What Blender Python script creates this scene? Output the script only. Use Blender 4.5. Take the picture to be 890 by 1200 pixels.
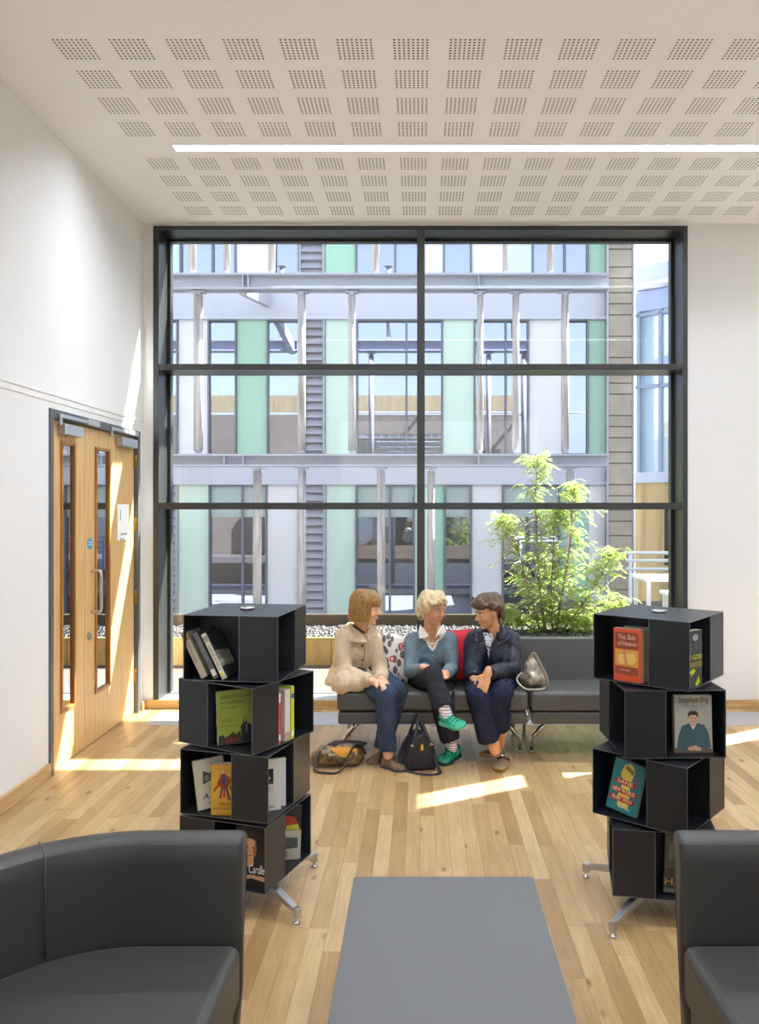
import bpy, bmesh, math, random
from mathutils import Vector as V, Matrix, noise
random.seed(7)
for o in list(bpy.data.objects):
    bpy.data.objects.remove(o, do_unlink=True)
SC = bpy.context.scene
COL = SC.collection
PI = math.pi
# ---- camera: one-point perspective, rising from eye height H ----
H, F, CX, CY = 1.65, 950.0, 493.0, 592.0
def P(px, py, Y): return V(((px-CX)*Y/F, Y, H-(py-CY)*Y/F))
def FY(py): return F*H/(py-CY)
def XX(px, Y): return (px-CX)*Y/F
def ZZ(py, Y): return H-(py-CY)*Y/F
cam = bpy.data.cameras.new('camera'); camo = bpy.data.objects.new('camera', cam); COL.objects.link(camo)
camo.location = (0, 0, H); camo.rotation_euler = (PI/2, 0, 0)
cam.sensor_width = 36; cam.lens = 36*F/1200; cam.shift_x = (445-CX)/1200; cam.shift_y = (CY-600)/1200
cam.clip_start = .05; cam.clip_end = 300
SC.camera = camo
# ---- sky, sun, exposure ----
SUN = V((1.83, 1.0, 2.12)).normalized()
w = bpy.data.worlds.new('sky'); SC.world = w; w.use_nodes = True
nt = w.node_tree; nt.nodes.clear()
sky = nt.nodes.new('ShaderNodeTexSky'); sky.sky_type = 'NISHITA'; sky.sun_disc = False
sky.sun_elevation = math.asin(SUN.z); sky.sun_rotation = math.atan2(SUN.x, SUN.y)
sky.air_density = 1.0; sky.dust_density = 2.0
hs = nt.nodes.new('ShaderNodeHueSaturation'); hs.inputs['Saturation'].default_value = .48
bgn = nt.nodes.new('ShaderNodeBackground'); bgn.inputs['Strength'].default_value = .30
wo = nt.nodes.new('ShaderNodeOutputWorld')
nt.links.new(sky.outputs[0], hs.inputs['Color']); nt.links.new(hs.outputs[0], bgn.inputs['Color']); nt.links.new(bgn.outputs[0], wo.inputs[0])
sl = bpy.data.lights.new('sun', 'SUN'); slo = bpy.data.objects.new('sun', sl); COL.objects.link(slo)
sl.energy = 19.0; sl.angle = .009; sl.color = (1, .97, .91)
slo.rotation_euler = SUN.to_track_quat('Z', 'Y').to_euler(); slo.location = SUN*40
SC.view_settings.view_transform = 'Standard'; SC.view_settings.look = 'None'
SC.view_settings.exposure = 1.05; SC.view_settings.gamma = 1; SC.view_settings.use_curve_mapping = False
LAMP = 52.0          # emission of the ceiling luminaires
try:
    SC.cycles.use_denoising = True
    SC.cycles.max_bounces = 10; SC.cycles.diffuse_bounces = 5; SC.cycles.transparent_max_bounces = 16
    SC.cycles.sample_clamp_indirect = 6
    SC.cycles.caustics_reflective = False; SC.cycles.caustics_refractive = False
except Exception: pass

# ---------------- helpers ----------------
ORG = {}
def lin(c):
    return tuple(((x/255)/12.92 if x/255 <= .04045 else ((x/255+.055)/1.055)**2.4) for x in c)
class NT:
    def __init__(s, m): s.t = m.node_tree; s.n = s.t.nodes; s.b = s.n['Principled BSDF']
    def new(s, ty, ins=None, **kw):
        x = s.n.new(ty)
        for k, v in kw.items(): setattr(x, k, v)
        for k, v in (ins or {}).items(): s.set(x.inputs[k], v)
        return x
    def set(s, sock, v):
        if isinstance(v, bpy.types.NodeSocket): s.t.links.new(v, sock)
        elif isinstance(v, bpy.types.Node): s.t.links.new(v.outputs[0], sock)
        else: sock.default_value = v
    def m(s, op, a, b=0.0, c=None):
        x = s.n.new('ShaderNodeMath'); x.operation = op; s.set(x.inputs[0], a); s.set(x.inputs[1], b)
        if c is not None: s.set(x.inputs[2], c)
        return x.outputs[0]
    def mix(s, f, a, b, blend='MIX'):
        x = s.n.new('ShaderNodeMix'); x.data_type = 'RGBA'; x.blend_type = blend
        s.set(x.inputs[0], f); s.set(x.inputs[6], a); s.set(x.inputs[7], b); return x.outputs[2]
    def ramp(s, f, stops):
        x = s.n.new('ShaderNodeValToRGB'); e = x.color_ramp.elements
        while len(e) < len(stops): e.new(.5)
        for i, (p, c) in enumerate(stops): e[i].position = p; e[i].color = (*c, 1) if len(c) == 3 else c
        s.set(x.inputs[0], f); return x.outputs[0]
    def coord(s, kind='Object', scale=(1, 1, 1), rot=(0, 0, 0)):
        t = s.n.new('ShaderNodeTexCoord'); mp = s.n.new('ShaderNodeMapping')
        mp.inputs['Scale'].default_value = scale; mp.inputs['Rotation'].default_value = rot
        s.t.links.new(t.outputs[kind], mp.inputs[0]); return mp.outputs[0]
    def bump(s, h, strength=.2, dist=.01):
        b = s.new('ShaderNodeBump', {'Height': h, 'Strength': strength, 'Distance': dist}); s.t.links.new(b.outputs[0], s.b.inputs['Normal'])
MC = {}
def mat(name, c=(128, 128, 128), rough=.6, metal=0, spec=.5, noise_amt=0, nscale=8, bump=0, bscale=60, emit=0, stretch=(1, 1, 1), alpha=1):
    if name in MC: return MC[name]
    m = bpy.data.materials.new(name); m.use_nodes = True; t = NT(m); col = (*lin(c), 1)
    b = t.b; b.inputs['Base Color'].default_value = col; b.inputs['Roughness'].default_value = rough
    b.inputs['Metallic'].default_value = metal; b.inputs['Specular IOR Level'].default_value = spec
    m.diffuse_color = col
    if noise_amt:
        n = t.new('ShaderNodeTexNoise', {'Vector': t.coord(scale=stretch), 'Scale': nscale, 'Detail': 4})
        d = tuple(x*(1-noise_amt) for x in col[:3]); l = tuple(min(1, x*(1+noise_amt)) for x in col[:3])
        t.set(b.inputs['Base Color'], t.ramp(n.outputs[0], [(.3, d), (.7, l)]))
    if bump:
        n = t.new('ShaderNodeTexNoise', {'Vector': t.coord(scale=stretch), 'Scale': bscale, 'Detail': 3}); t.bump(n.outputs[0], bump, .004)
    if emit: b.inputs['Emission Color'].default_value = col; b.inputs['Emission Strength'].default_value = emit
    MC[name] = m; return m
def glassmat(name, tint=(245, 250, 250), refl=.07, rough=0.0):
    if name in MC: return MC[name]
    m = bpy.data.materials.new(name); m.use_nodes = True; t = NT(m); t.n.remove(t.b)
    out = [x for x in t.n if x.type == 'OUTPUT_MATERIAL'][0]
    tr = t.new('ShaderNodeBsdfTransparent', {'Color': (*lin(tint), 1)}); gl = t.new('ShaderNodeBsdfGlossy', {'Roughness': rough})
    fr = t.new('ShaderNodeFresnel', {'IOR': 1.45}); f2 = t.m('MULTIPLY', fr.outputs[0], refl/.035)
    geo = t.new('ShaderNodeNewGeometry'); f2 = t.m('MULTIPLY', t.m('MINIMUM', f2, .9), t.m('SUBTRACT', 1.0, geo.outputs['Backfacing']))
    mx = t.new('ShaderNodeMixShader'); t.set(mx.inputs[0], f2); t.set(mx.inputs[1], tr); t.set(mx.inputs[2], gl)
    t.t.links.new(mx.outputs[0], out.inputs[0]); MC[name] = m; return m

class G:
    def __init__(s): s.bm = bmesh.new()
    def _m(s, verts, m):
        if m:
            vs = set(verts)
            for f in {f for v in verts for f in v.link_faces}:
                if all(v in vs for v in f.verts): f.material_index = m
    def box(s, x0, x1, y0, y1, z0, z1, m=0, M=None):
        c = [(x0, y0, z0), (x1, y0, z0), (x1, y1, z0), (x0, y1, z0), (x0, y0, z1), (x1, y0, z1), (x1, y1, z1), (x0, y1, z1)]
        vs = [s.bm.verts.new(M @ V(p) if M else p) for p in c]
        for f in ((0, 3, 2, 1), (4, 5, 6, 7), (0, 1, 5, 4), (1, 2, 6, 5), (2, 3, 7, 6), (3, 0, 4, 7)):
            s.bm.faces.new([vs[i] for i in f]).material_index = m
        return s
    def quad(s, pts, m=0):
        s.bm.faces.new([s.bm.verts.new(p) for p in pts]).material_index = m; return s
    def prism(s, pts, ext, m=0, M=None):
        """closed polygon (3-D points) extruded along vector ext"""
        ext = V(ext); a = [V(p) for p in pts]
        nrm = V((0, 0, 0))
        for i in range(len(a)): nrm += a[i].cross(a[(i+1) % len(a)])
        if nrm.dot(ext) > 0: a = a[::-1]
        f = lambda p: (M @ p if M else p)
        v0 = [s.bm.verts.new(f(p)) for p in a]; v1 = [s.bm.verts.new(f(p+ext)) for p in a]
        s.bm.faces.new(v0).material_index = m; s.bm.faces.new(v1[::-1]).material_index = m
        n = len(a)
        for i in range(n):
            s.bm.faces.new((v0[(i+1) % n], v0[i], v1[i], v1[(i+1) % n])).material_index = m
        return s
    def tube(s, pts, r, n=10, m=0, closed=False, flat=None):
        """swept tube; r number or list; flat=(ax,ay) gives an elliptic/rect strap"""
        pts = [V(p) for p in pts]; k = len(pts)
        rs = r if isinstance(r, (list, tuple)) else [r]*k
        rings = []; prev = None
        for i, p in enumerate(pts):
            if closed: d = pts[(i+1) % k]-pts[i-1]
            else: d = pts[min(i+1, k-1)]-pts[max(i-1, 0)]
            d = d.normalized() if d.length > 1e-9 else V((0, 0, 1))
            if prev is None:
                u = d.orthogonal().normalized() if flat is None else (flat - d*flat.dot(d)).normalized()
            else:
                u = prev - d*prev.dot(d); u = u.normalized() if u.length > 1e-6 else d.orthogonal().normalized()
            prev = u; q = d.cross(u)
            a = 1 if flat is None else .22
            rings.append([s.bm.verts.new(p+(u*math.cos(2*PI*j/n)*a+q*math.sin(2*PI*j/n))*rs[i]) for j in range(n)])
        for i in range(k if closed else k-1):
            A, B = rings[i], rings[(i+1) % k]
            for j in range(n):
                f = s.bm.faces.new((A[j], A[(j+1) % n], B[(j+1) % n], B[j])); f.material_index = m; f.smooth = True
        if not closed:
            s.bm.faces.new(rings[0][::-1]).material_index = m; s.bm.faces.new(rings[-1]).material_index = m
        return s
    def cyl(s, p0, p1, r, r1=None, n=20, m=0): return s.tube([p0, p1], [r, r if r1 is None else r1], n, m)
    def ell(s, c, rad, M=None, u=20, v=12, m=0):
        c = V(c); rad = (rad,)*3 if isinstance(rad, (int, float)) else rad; f3 = M.to_3x3() if M else None; rows = []
        for i in range(1, v):
            th = PI*i/v; row = []
            for j in range(u):
                ph = 2*PI*j/u; q = V((rad[0]*math.sin(th)*math.cos(ph), rad[1]*math.sin(th)*math.sin(ph), rad[2]*math.cos(th)))
                row.append(s.bm.verts.new(c+(f3 @ q if f3 else q)))
            rows.append(row)
        q0, q1 = V((0, 0, rad[2])), V((0, 0, -rad[2])); N_ = s.bm.verts.new(c+(f3 @ q0 if f3 else q0)); S_ = s.bm.verts.new(c+(f3 @ q1 if f3 else q1)); fs = []
        for A, B in zip(rows, rows[1:]):
            for j in range(u): fs.append(s.bm.faces.new((A[j], B[j], B[(j+1) % u], A[(j+1) % u])))
        for j in range(u): fs.append(s.bm.faces.new((N_, rows[0][j], rows[0][(j+1) % u]))); fs.append(s.bm.faces.new((S_, rows[-1][(j+1) % u], rows[-1][j])))
        for f in fs: f.material_index = m; f.smooth = True
        return s
    def limb(s, chain, n=12):
        """tapered capsule chain [(point, radius), ...]"""
        for i, (p, r) in enumerate(chain):
            s.ell(p, r, u=12, v=8)
            if i: s.tube([chain[i-1][0], p], [chain[i-1][1], r], n)
        return s
    def lathe(s, prof, c, n=24, m=0, M=None):
        rings = []
        for (r, z) in prof:
            rings.append([s.bm.verts.new((M or Matrix.Identity(4)) @ (V(c)+V((r*math.cos(2*PI*j/n), r*math.sin(2*PI*j/n), z)))) for j in range(n)])
        for A, B in zip(rings, rings[1:]):
            for j in range(n):
                f = s.bm.faces.new((A[j], A[(j+1) % n], B[(j+1) % n], B[j])); f.material_index = m; f.smooth = True
        s.bm.faces.new(rings[0][::-1]).material_index = m; s.bm.faces.new(rings[-1]).material_index = m
        return s
    def xf(s, M): bmesh.ops.transform(s.bm, matrix=M, verts=s.bm.verts); return s
    def build(s, name, mats, parent=None, bevel=0, seg=2, smooth=False, sub=0, org=None):
        me = bpy.data.meshes.new(name)
        if parent is not None: o0 = ORG[parent.name]
        elif org is not None: o0 = V(org)
        else:
            vs = [v.co for v in s.bm.verts]
            lo = V([min(v[i] for v in vs) for i in range(3)]); hi = V([max(v[i] for v in vs) for i in range(3)])
            o0 = V(((lo.x+hi.x)/2, (lo.y+hi.y)/2, lo.z))
        bmesh.ops.translate(s.bm, vec=-o0, verts=s.bm.verts)
        if smooth:
            for f in s.bm.faces: f.smooth = True
        s.bm.to_mesh(me); s.bm.free()
        for m in (mats if isinstance(mats, (list, tuple)) else [mats]): me.materials.append(m)
        o = bpy.data.objects.new(name, me); COL.objects.link(o)
        if parent is not None: o.parent = parent
        else: o.location = o0
        ORG[o.name] = o0
        if bevel:
            b = o.modifiers.new('bevel', 'BEVEL'); b.width = bevel; b.segments = seg; b.limit_method = 'ANGLE'; b.angle_limit = math.radians(35)
        if sub:
            b = o.modifiers.new('sub', 'SUBSURF'); b.levels = sub; b.render_levels = sub
        return o
def thing(name, label, cat, loc, group=None):
    o = bpy.data.objects.new(name, None); COL.objects.link(o); o.location = loc; o.empty_display_size = .1
    ORG[o.name] = V(loc); return tag(o, label, cat, group)
def tag(o, label, cat, group=None, kind=None):
    o['label'] = label; o['category'] = cat
    if group: o['group'] = group
    if kind: o['kind'] = kind
    return o
def struct(o, label=None, cat=None):
    o['kind'] = 'structure'
    if label: o['label'] = label
    if cat: o['category'] = cat
    return o
def sroot(name, loc):
    o = bpy.data.objects.new(name, None); COL.objects.link(o); o.location = loc; ORG[o.name] = V(loc); o['kind'] = 'structure'; return o
def bezier(p, n=16):
    """Catmull-Rom through points"""
    p = [V(q) for q in p]; out = []
    for i in range(len(p)-1):
        a, b, c, d = p[max(i-1, 0)], p[i], p[i+1], p[min(i+2, len(p)-1)]
        for k in range(n):
            t = k/n
            out.append(.5*((2*b)+(c-a)*t+(2*a-5*b+4*c-d)*t*t+(3*b-a-3*c+d)*t**3))
    out.append(p[-1]); return out
def rz(a): return Matrix.Rotation(a, 4, 'Z')
def text_mesh(body, size, M, mat_, name, parent, ext=.0006, align='LEFT', width=None, shear=0):
    """lettering as a thin solid; M maps text plane (x right, y up, z out) to world"""
    cu = bpy.data.curves.new(name, 'FONT'); cu.body = body; cu.size = size; cu.extrude = ext; cu.align_x = align; cu.shear = shear; cu.resolution_u = 3
    t = bpy.data.objects.new('tmp_text', cu); COL.objects.link(t)
    me = bpy.data.meshes.new_from_object(t.evaluated_get(bpy.context.evaluated_depsgraph_get()))
    if width:
        xs = [v.co.x for v in me.vertices]; wd = max(xs)-min(xs)
        for v in me.vertices: v.co.x *= width/wd
    me.transform(Matrix.Translation(-ORG[parent.name]) @ M)
    bpy.data.objects.remove(t, do_unlink=True); bpy.data.curves.remove(cu)
    me.name = name; me.materials.clear(); me.materials.append(mat_)
    o = bpy.data.objects.new(name, me); COL.objects.link(o); o.parent = parent; ORG[o.name] = ORG[parent.name]; return o
# ---------------- the room ----------------
XL, YW, HC = -2.253, 6.586, 3.938
XR, YB = 3.10, -4.0
def wall_mat(name, c):
    m = mat(name, c, .75, spec=.25); return m
WALL = wall_mat('white_paint', (233, 232, 229)); 
OAK = None
def wood(name, c1, c2, scale=(60, 3, 60), rough=.45, det=6):
    m = mat(name, c1, rough); t = NT(m)
    n = t.new('ShaderNodeTexNoise', {'Vector': t.coord(scale=scale), 'Scale': 1.0, 'Detail': det, 'Distortion': .6})
    t.set(t.b.inputs['Base Color'], t.ramp(n.outputs[0], [(.3, lin(c2)), (.62, lin(c1))])); return m
OAKV = wood('oak_veneer', (214, 178, 120), (196, 156, 98), (40, 40, 2.2), .42)
OAKDK = wood('oak_bead', (176, 118, 50), (140, 88, 34), (50, 50, 3), .4)
OAKB = wood('oak_skirting', (206, 172, 120), (180, 142, 90), (3, 3, 60), .45)
# plank floor
def floor_mat():
    m = mat('oak_plank_floor', (190, 155, 105), .42, spec=.45); t = NT(m)
    co = t.n.new('ShaderNodeTexCoord'); sp = t.new('ShaderNodeSeparateXYZ', {0: co.outputs['Object']})
    PW, PL = .072, .75
    u = t.m('DIVIDE', sp.outputs[0], PW); col = t.m('FLOOR', u); fu = t.m('FRACT', u)
    wn = t.new('ShaderNodeTexWhiteNoise', {'W': col}, noise_dimensions='1D')
    v = t.m('ADD', t.m('DIVIDE', sp.outputs[1], PL), t.m('MULTIPLY', wn.outputs['Value'], 7.3)); row = t.m('FLOOR', v); fv = t.m('FRACT', v)
    cm = t.new('ShaderNodeCombineXYZ', {0: col, 1: row, 2: 3.0})
    w2 = t.new('ShaderNodeTexWhiteNoise', {'Vector': cm.outputs[0]}, noise_dimensions='3D')
    base = t.ramp(w2.outputs['Value'], [(0, lin((166, 132, 87))), (.3, lin((184, 151, 104))), (.62, lin((194, 162, 115))), (1, lin((206, 177, 131)))])
    off = t.new('ShaderNodeVectorMath', {0: co.outputs['Object'], 1: w2.outputs['Color']}, operation='ADD')
    mp = t.new('ShaderNodeMapping', {0: off.outputs[0], 'Scale': (38, 2.6, 1)})
    g = t.new('ShaderNodeTexNoise', {'Vector': mp.outputs[0], 'Scale': 1, 'Detail': 6, 'Roughness': .65, 'Distortion': 1.2})
    base = t.mix(.55, base, t.ramp(g.outputs[0], [(.25, (.55, .5, .44)), (.6, (1.05, 1.04, 1.02))]), 'MULTIPLY')
    mp2 = t.new('ShaderNodeMapping', {0: off.outputs[0], 'Scale': (9, 4.0, 1)})
    vo = t.new('ShaderNodeTexVoronoi', {'Vector': mp2.outputs[0], 'Scale': 1})
    kn = t.ramp(vo.outputs['Distance'], [(.03, (.22, .15, .09)), (.09, (.55, .42, .3)), (.16, (1, 1, 1))])
    sel = t.m('GREATER_THAN', w2.outputs['Value'], .45)
    base = t.mix(t.m('MULTIPLY', sel, .8), base, kn, 'MULTIPLY')
    sap = t.new('ShaderNodeTexNoise', {'Vector': mp2.outputs[0], 'Scale': .8, 'Detail': 2})
    base = t.mix(.35, base, t.ramp(sap.outputs[0], [(.35, (.72, .66, .6)), (.6, (1, 1, 1))]), 'MULTIPLY')
    eu = t.m('MINIMUM', fu, t.m('SUBTRACT', 1, fu)); ev = t.m('MINIMUM', t.m('MULTIPLY', fv, PL/PW), t.m('MULTIPLY', t.m('SUBTRACT', 1, fv), PL/PW))
    e = t.m('MINIMUM', eu, ev); ln = t.m('LESS_THAN', e, .016)
    base = t.mix(t.m('MULTIPLY', ln, .55), base, (.12, .08, .045, 1))
    t.set(t.b.inputs['Base Color'], base)
    t.set(t.b.inputs['Roughness'], t.m('MULTIPLY_ADD', g.outputs[0], .22, .26))
    t.bump(t.m('SUBTRACT', g.outputs[0], t.m('MULTIPLY', ln, 1.0)), .08, .002)
    return m
def ceil_mat():
    m = mat('perforated_plasterboard', (249, 249, 249), .8, spec=.2); t = NT(m)
    co = t.n.new('ShaderNodeTexCoord'); sp = t.new('ShaderNodeSeparateXYZ', {0: co.outputs['Object']})
    x, y = sp.outputs[0], sp.outputs[1]
    TX, TY, PER = .28, .2885, 1.364
    u = t.m('DIVIDE', t.m('SUBTRACT', x, -.1407), TX); fu = t.m('FRACT', u)
    yy = t.m('MULTIPLY', t.m('FRACT', t.m('DIVIDE', t.m('SUBTRACT', y, 3.974), PER)), PER)
    v = t.m('DIVIDE', yy, TY); fv = t.m('FRACT', v)
    ok = t.m('MULTIPLY', t.m('LESS_THAN', v, 4.0), t.m('MULTIPLY', t.m('LESS_THAN', fu, 8/12), t.m('LESS_THAN', fv, 8/12)))
    ok = t.m('MULTIPLY', ok, t.m('GREATER_THAN', x, -1.86))
    hu = t.m('SUBTRACT', t.m('FRACT', t.m('MULTIPLY', fu, 12)), .5); hv = t.m('SUBTRACT', t.m('FRACT', t.m('MULTIPLY', fv, 12)), .5)
    r = t.m('SQRT', t.m('ADD', t.m('MULTIPLY', hu, hu), t.m('MULTIPLY', hv, hv)))
    hole = t.m('MULTIPLY', ok, t.m('LESS_THAN', r, .27))
    t.set(t.b.inputs['Base Color'], t.mix(hole, (*lin((249, 249, 249)), 1), (.13, .115, .095, 1)))
    return m
struct(G().box(XL-.3, XR+.3, YB-.3, YW+.3, -.12, 0).build('floor', floor_mat(), org=(0, 0, 0)), 'oak plank floor with sunlit bands', 'floor')
# ceiling with the slots for the linear lights left open
LY = [5.19, 2.462, -.266]; LX0, LW = -1.58, .09
g = G(); ys = [YB-.3]
for y in sorted(LY): ys += [y-LW/2, y+LW/2]
ys += [YW+.3]
for i in range(0, len(ys), 2): g.box(XL-.3, XR+.3, ys[i], ys[i+1], HC, HC+.1)
for y in LY: g.box(XL-.3, LX0, y-LW/2, y+LW/2, HC, HC+.1)
g.box(XL-.3, XR+.3, YB-.3, YW+.3, HC+.1, HC+.3)
struct(g.build('ceiling', ceil_mat(), org=(0, 0, 0)), 'white ceiling with squares of round perforations', 'ceiling')
# left wall with the door opening
D0, D1, DZ = 4.909, 6.486, ZZ(478, 4.909)
g = G().box(XL-.25, XL, YB, D0, 0, HC).box(XL-.25, XL, D1, YW, 0, HC).box(XL-.25, XL, D0, D1, DZ, HC)
struct(g.build('wall_left', WALL), 'white wall beside the oak doors', 'wall')
LZ = ZZ(443, F*2.253/493)
struct(G().box(XL, XL+.012, YB, YW-.02, LZ-.012, LZ+.016).box(XL, XL+.006, YB, YW-.02, LZ-.05, LZ-.012).build('trim_1', WALL, bevel=.003), 'white ledge line running along wall above the doors', 'trim')
# corridor behind the doors
struct(G().box(XL-2.2, XL-2.1, 4, 8, 0, 3).box(XL-2.2, XL-.25, 4, 4.1, 0, 3).box(XL-2.2, XL-.25, 7.9, 8, 0, 3).box(XL-2.2, XL-.25, 4, 8, 3, 3.1).box(XL-2.2, XL-.25, 4, 8, -.1, 0).build('wall_corridor', WALL))
# window wall
WX0, WX1 = XX(180, YW), XX(806, YW); WZ1 = ZZ(265, YW); WZ0 = .03; YG = 6.83
g = G().box(XL, WX0, YW, YW+.3, 0, HC).box(WX1, XR, YW, YW+.3, 0, HC).box(WX0, WX1, YW, YW+.3, WZ1, HC).box(WX0, WX1, YW, YW+.3, -.1, WZ0)
struct(g.build('wall_window', WALL), 'white wall around the big window', 'wall')
# right wall (out of frame) with a slot shaped to the sun strip; back wall opening added for sky light
SY0, SY1 = 6.11, 6.42
g = G().box(XR, XR+.2, YB, SY0, 0, HC).box(XR, XR+.2, SY1, YW+.3, 0, HC).box(XR, XR+.2, SY0, SY1, 0, .3).box(XR, XR+.2, SY0, SY1, 2.80, 2.88)
struct(g.build('wall_right', WALL))
g = G().box(XL-.25, XR+.2, YB-.2, YB, 0, .7).box(XL-.25, XR+.2, YB-.2, YB, 3.5, HC).box(XL-.25, XL+.5, YB-.2, YB, .7, 3.5).box(XR-.5, XR+.2, YB-.2, YB, .7, 3.5)
struct(g.build('wall_back', WALL))
# skirting
sk = .072
struct(G().box(XL, XL+.018, YB, D0-.002, 0, .088).build('baseboard_left', OAKB, bevel=.003), 'oak skirting board along the left wall', 'baseboard')
struct(G().box(XL+.01, XL+.028, D1+.01, YW-.018, 0, sk).box(XL+.028, WX0+.02, YW-.018, YW, 0, sk).box(WX0+.02, WX1+.27, YW-.018, YW, 0, sk).build('baseboard_window', OAKB, bevel=.003), 'oak skirting board under the big window', 'baseboard')
struct(G().box(WX1+.275, XR, YW-.016, YW, 0, sk).build('baseboard_right', OAKB, bevel=.003), 'oak skirting board along the right part of wall', 'baseboard')
# trench grille in the floor below the window
ALU = mat('brushed_aluminium', (176, 178, 184), .35, .85, noise_amt=.08, nscale=40)
g = G()
TY0, TY1 = FY(850), FY(835)
g.box(WX0+.1, XR-.05, TY0, TY0+.014, 0, .004).box(WX0+.1, XR-.05, TY1-.014, TY1, 0, .004)
k = 0; y = TY0+.022
while y < TY1-.016:
    g.box(WX0+.1, XR-.05, y, y+.011, 0, .003); y += .017
struct(g.build('trim_2', mat('grille_metal', (205, 205, 212), .4, .5)), 'pale metal heating grille set in floor along the window', 'grille')
# ---- the big window ----
FR = mat('dark_grey_aluminium', (62, 63, 62), .32, .35, .5)
win = sroot('window_1', ((WX0+WX1)/2, YW, WZ0)); struct(win, 'tall dark framed window with three rows of panes', 'window')
jx0, jx1 = XX(186.5, YW), XX(800, YW)
zt0, zt1 = ZZ(433.5, YW), ZZ(426.5, YW); zu0, zu1 = ZZ(597, YW), ZZ(589, YW); zh = ZZ(270, YW); zb = .078
mx0, mx1 = XX(489, YW), XX(498, YW)
g = G().box(WX0, jx0, YW-.012, YG+.06, WZ0, WZ1).box(jx1, WX1, YW-.012, YG+.06, WZ0, WZ1).box(jx0, jx1, YW-.012, YG+.06, zh, WZ1).box(jx0, jx1, YW-.012, YG+.06, WZ0, zb-.02)
# slim outer glazing rebate
g.box(jx0, jx0+.025, YG-.02, YG+.05, zb, zh).box(jx1-.025, jx1, YG-.02, YG+.05, zb, zh).box(jx0, jx1, YG-.02, YG+.05, zh-.02, zh)
g.build('frame', FR, win, bevel=.003)
G().box(mx0, mx1, YW-.014, YG+.32, zb-.02, zh).build('mullion', FR, win, bevel=.003)  # runs on outwards as an unseen fin, added to widen the mullion's shadow
for (a, b) in ((zt0, zt1), (zu0, zu1)):
    for (x0, x1) in ((jx0, mx0), (mx1, jx1)):
        G().box(x0, x1, YW-.008, YG+.06, a, b).build('transom', FR, win, bevel=.003)
G().box(jx0, jx1, YW+.002, YG-.022, zb-.02, zb-.012).build('sill', mat('sunlit_sill_grey', (176, 180, 182), .4, .3), win)  # pale grey puts the sunlight on the dark frame's bottom into the colour
GL = glassmat('window_glass', (246, 250, 250), .055)
for (a, b) in ((zb, zu0), (zu1, zt0), (zt1, zh)):
    for (x0, x1) in ((jx0, mx0), (mx1, jx1)):
        G().box(x0, x1, YG, YG+.012, a, b).build('pane', GL, win)
# unseen_slot_window, unseen slot in the right wall, added to throw the floor's sun strip
w2 = sroot('unseen_slot_window', (XR+.1, SY0, .3)); struct(w2)
G().box(XR+.02, XR+.12, SY0, SY0+.012, .3, HC).box(XR+.02, XR+.12, SY1-.012, SY1, .3, HC).build('frame', FR, w2)
# unseen boards added above the window, spaced to cut the sunlight into bands
def shade(y0, y1):
    z = 4.6
    f = lambda yy: 2.25+1.83*(yy-6.7)
    return [(-3.0, y0, z), (f(y0), y0, z), (f(y1), y1, z), (-3.0, y1, z)]
SH = mat('shade_board', (190, 188, 182), .6)
g = G().prism(shade(5.30+2.17, 5.62+2.17), (0, 0, .05)).prism(shade(6.0+2.17, 6.20+2.17), (0, 0, .05))
for x in (-2.6, 0, 3.4): g.box(x, x+.06, YW+.3, 8.3, 4.66, 4.76)
struct(g.build('unseen_shade_boards', SH))
# own building's outside: dark brick below a timber parapet
struct(G().box(-16, WX0, YW+.3, YW+.36, -1.2, 4.7).box(WX1, XR+.2, YW+.3, YW+.36, -1.2, 4.7).box(WX0, WX1, YW+.3, YW+.36, 4.05, 4.7).build('wall_outside', mat('brown_brick', (112, 98, 84), .8, noise_amt=.2)))
struct(G().box(-16, XR+.2, YW+.3, YW+.38, 4.78, 5.35).build('trim_4', wood('exterior_timber', (160, 140, 100), (132, 112, 76), (14, 14, 1.5), .7)))
# ---- ceiling linear lights: one in view, two unseen ones added to brighten the room ----
LM = mat('light_diffuser', (228, 237, 253), .5, emit=LAMP)
LT = mat('light_trim', (215, 214, 210), .4)
for i, y in enumerate(LY):
    t = thing('linear_ceiling_light', 'long white recessed strip light glowing in the perforated ceiling' if i == 0 else 'unseen recessed strip light added to brighten the room', 'ceiling light', (LX0, y, HC), 'recessed strip lights')
    G().box(LX0, XR-.05, y-LW/2, y-LW/2+.006, HC-.004, HC+.09).box(LX0, XR-.05, y+LW/2-.006, y+LW/2, HC-.004, HC+.09).box(LX0, LX0+.006, y-LW/2, y+LW/2, HC-.004, HC+.09).build('housing', LT, t)
    G().box(LX0+.006, XR-.05, y-LW/2+.006, y+LW/2-.006, HC+.03, HC+.045).build('diffuser', LM, t)
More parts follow.
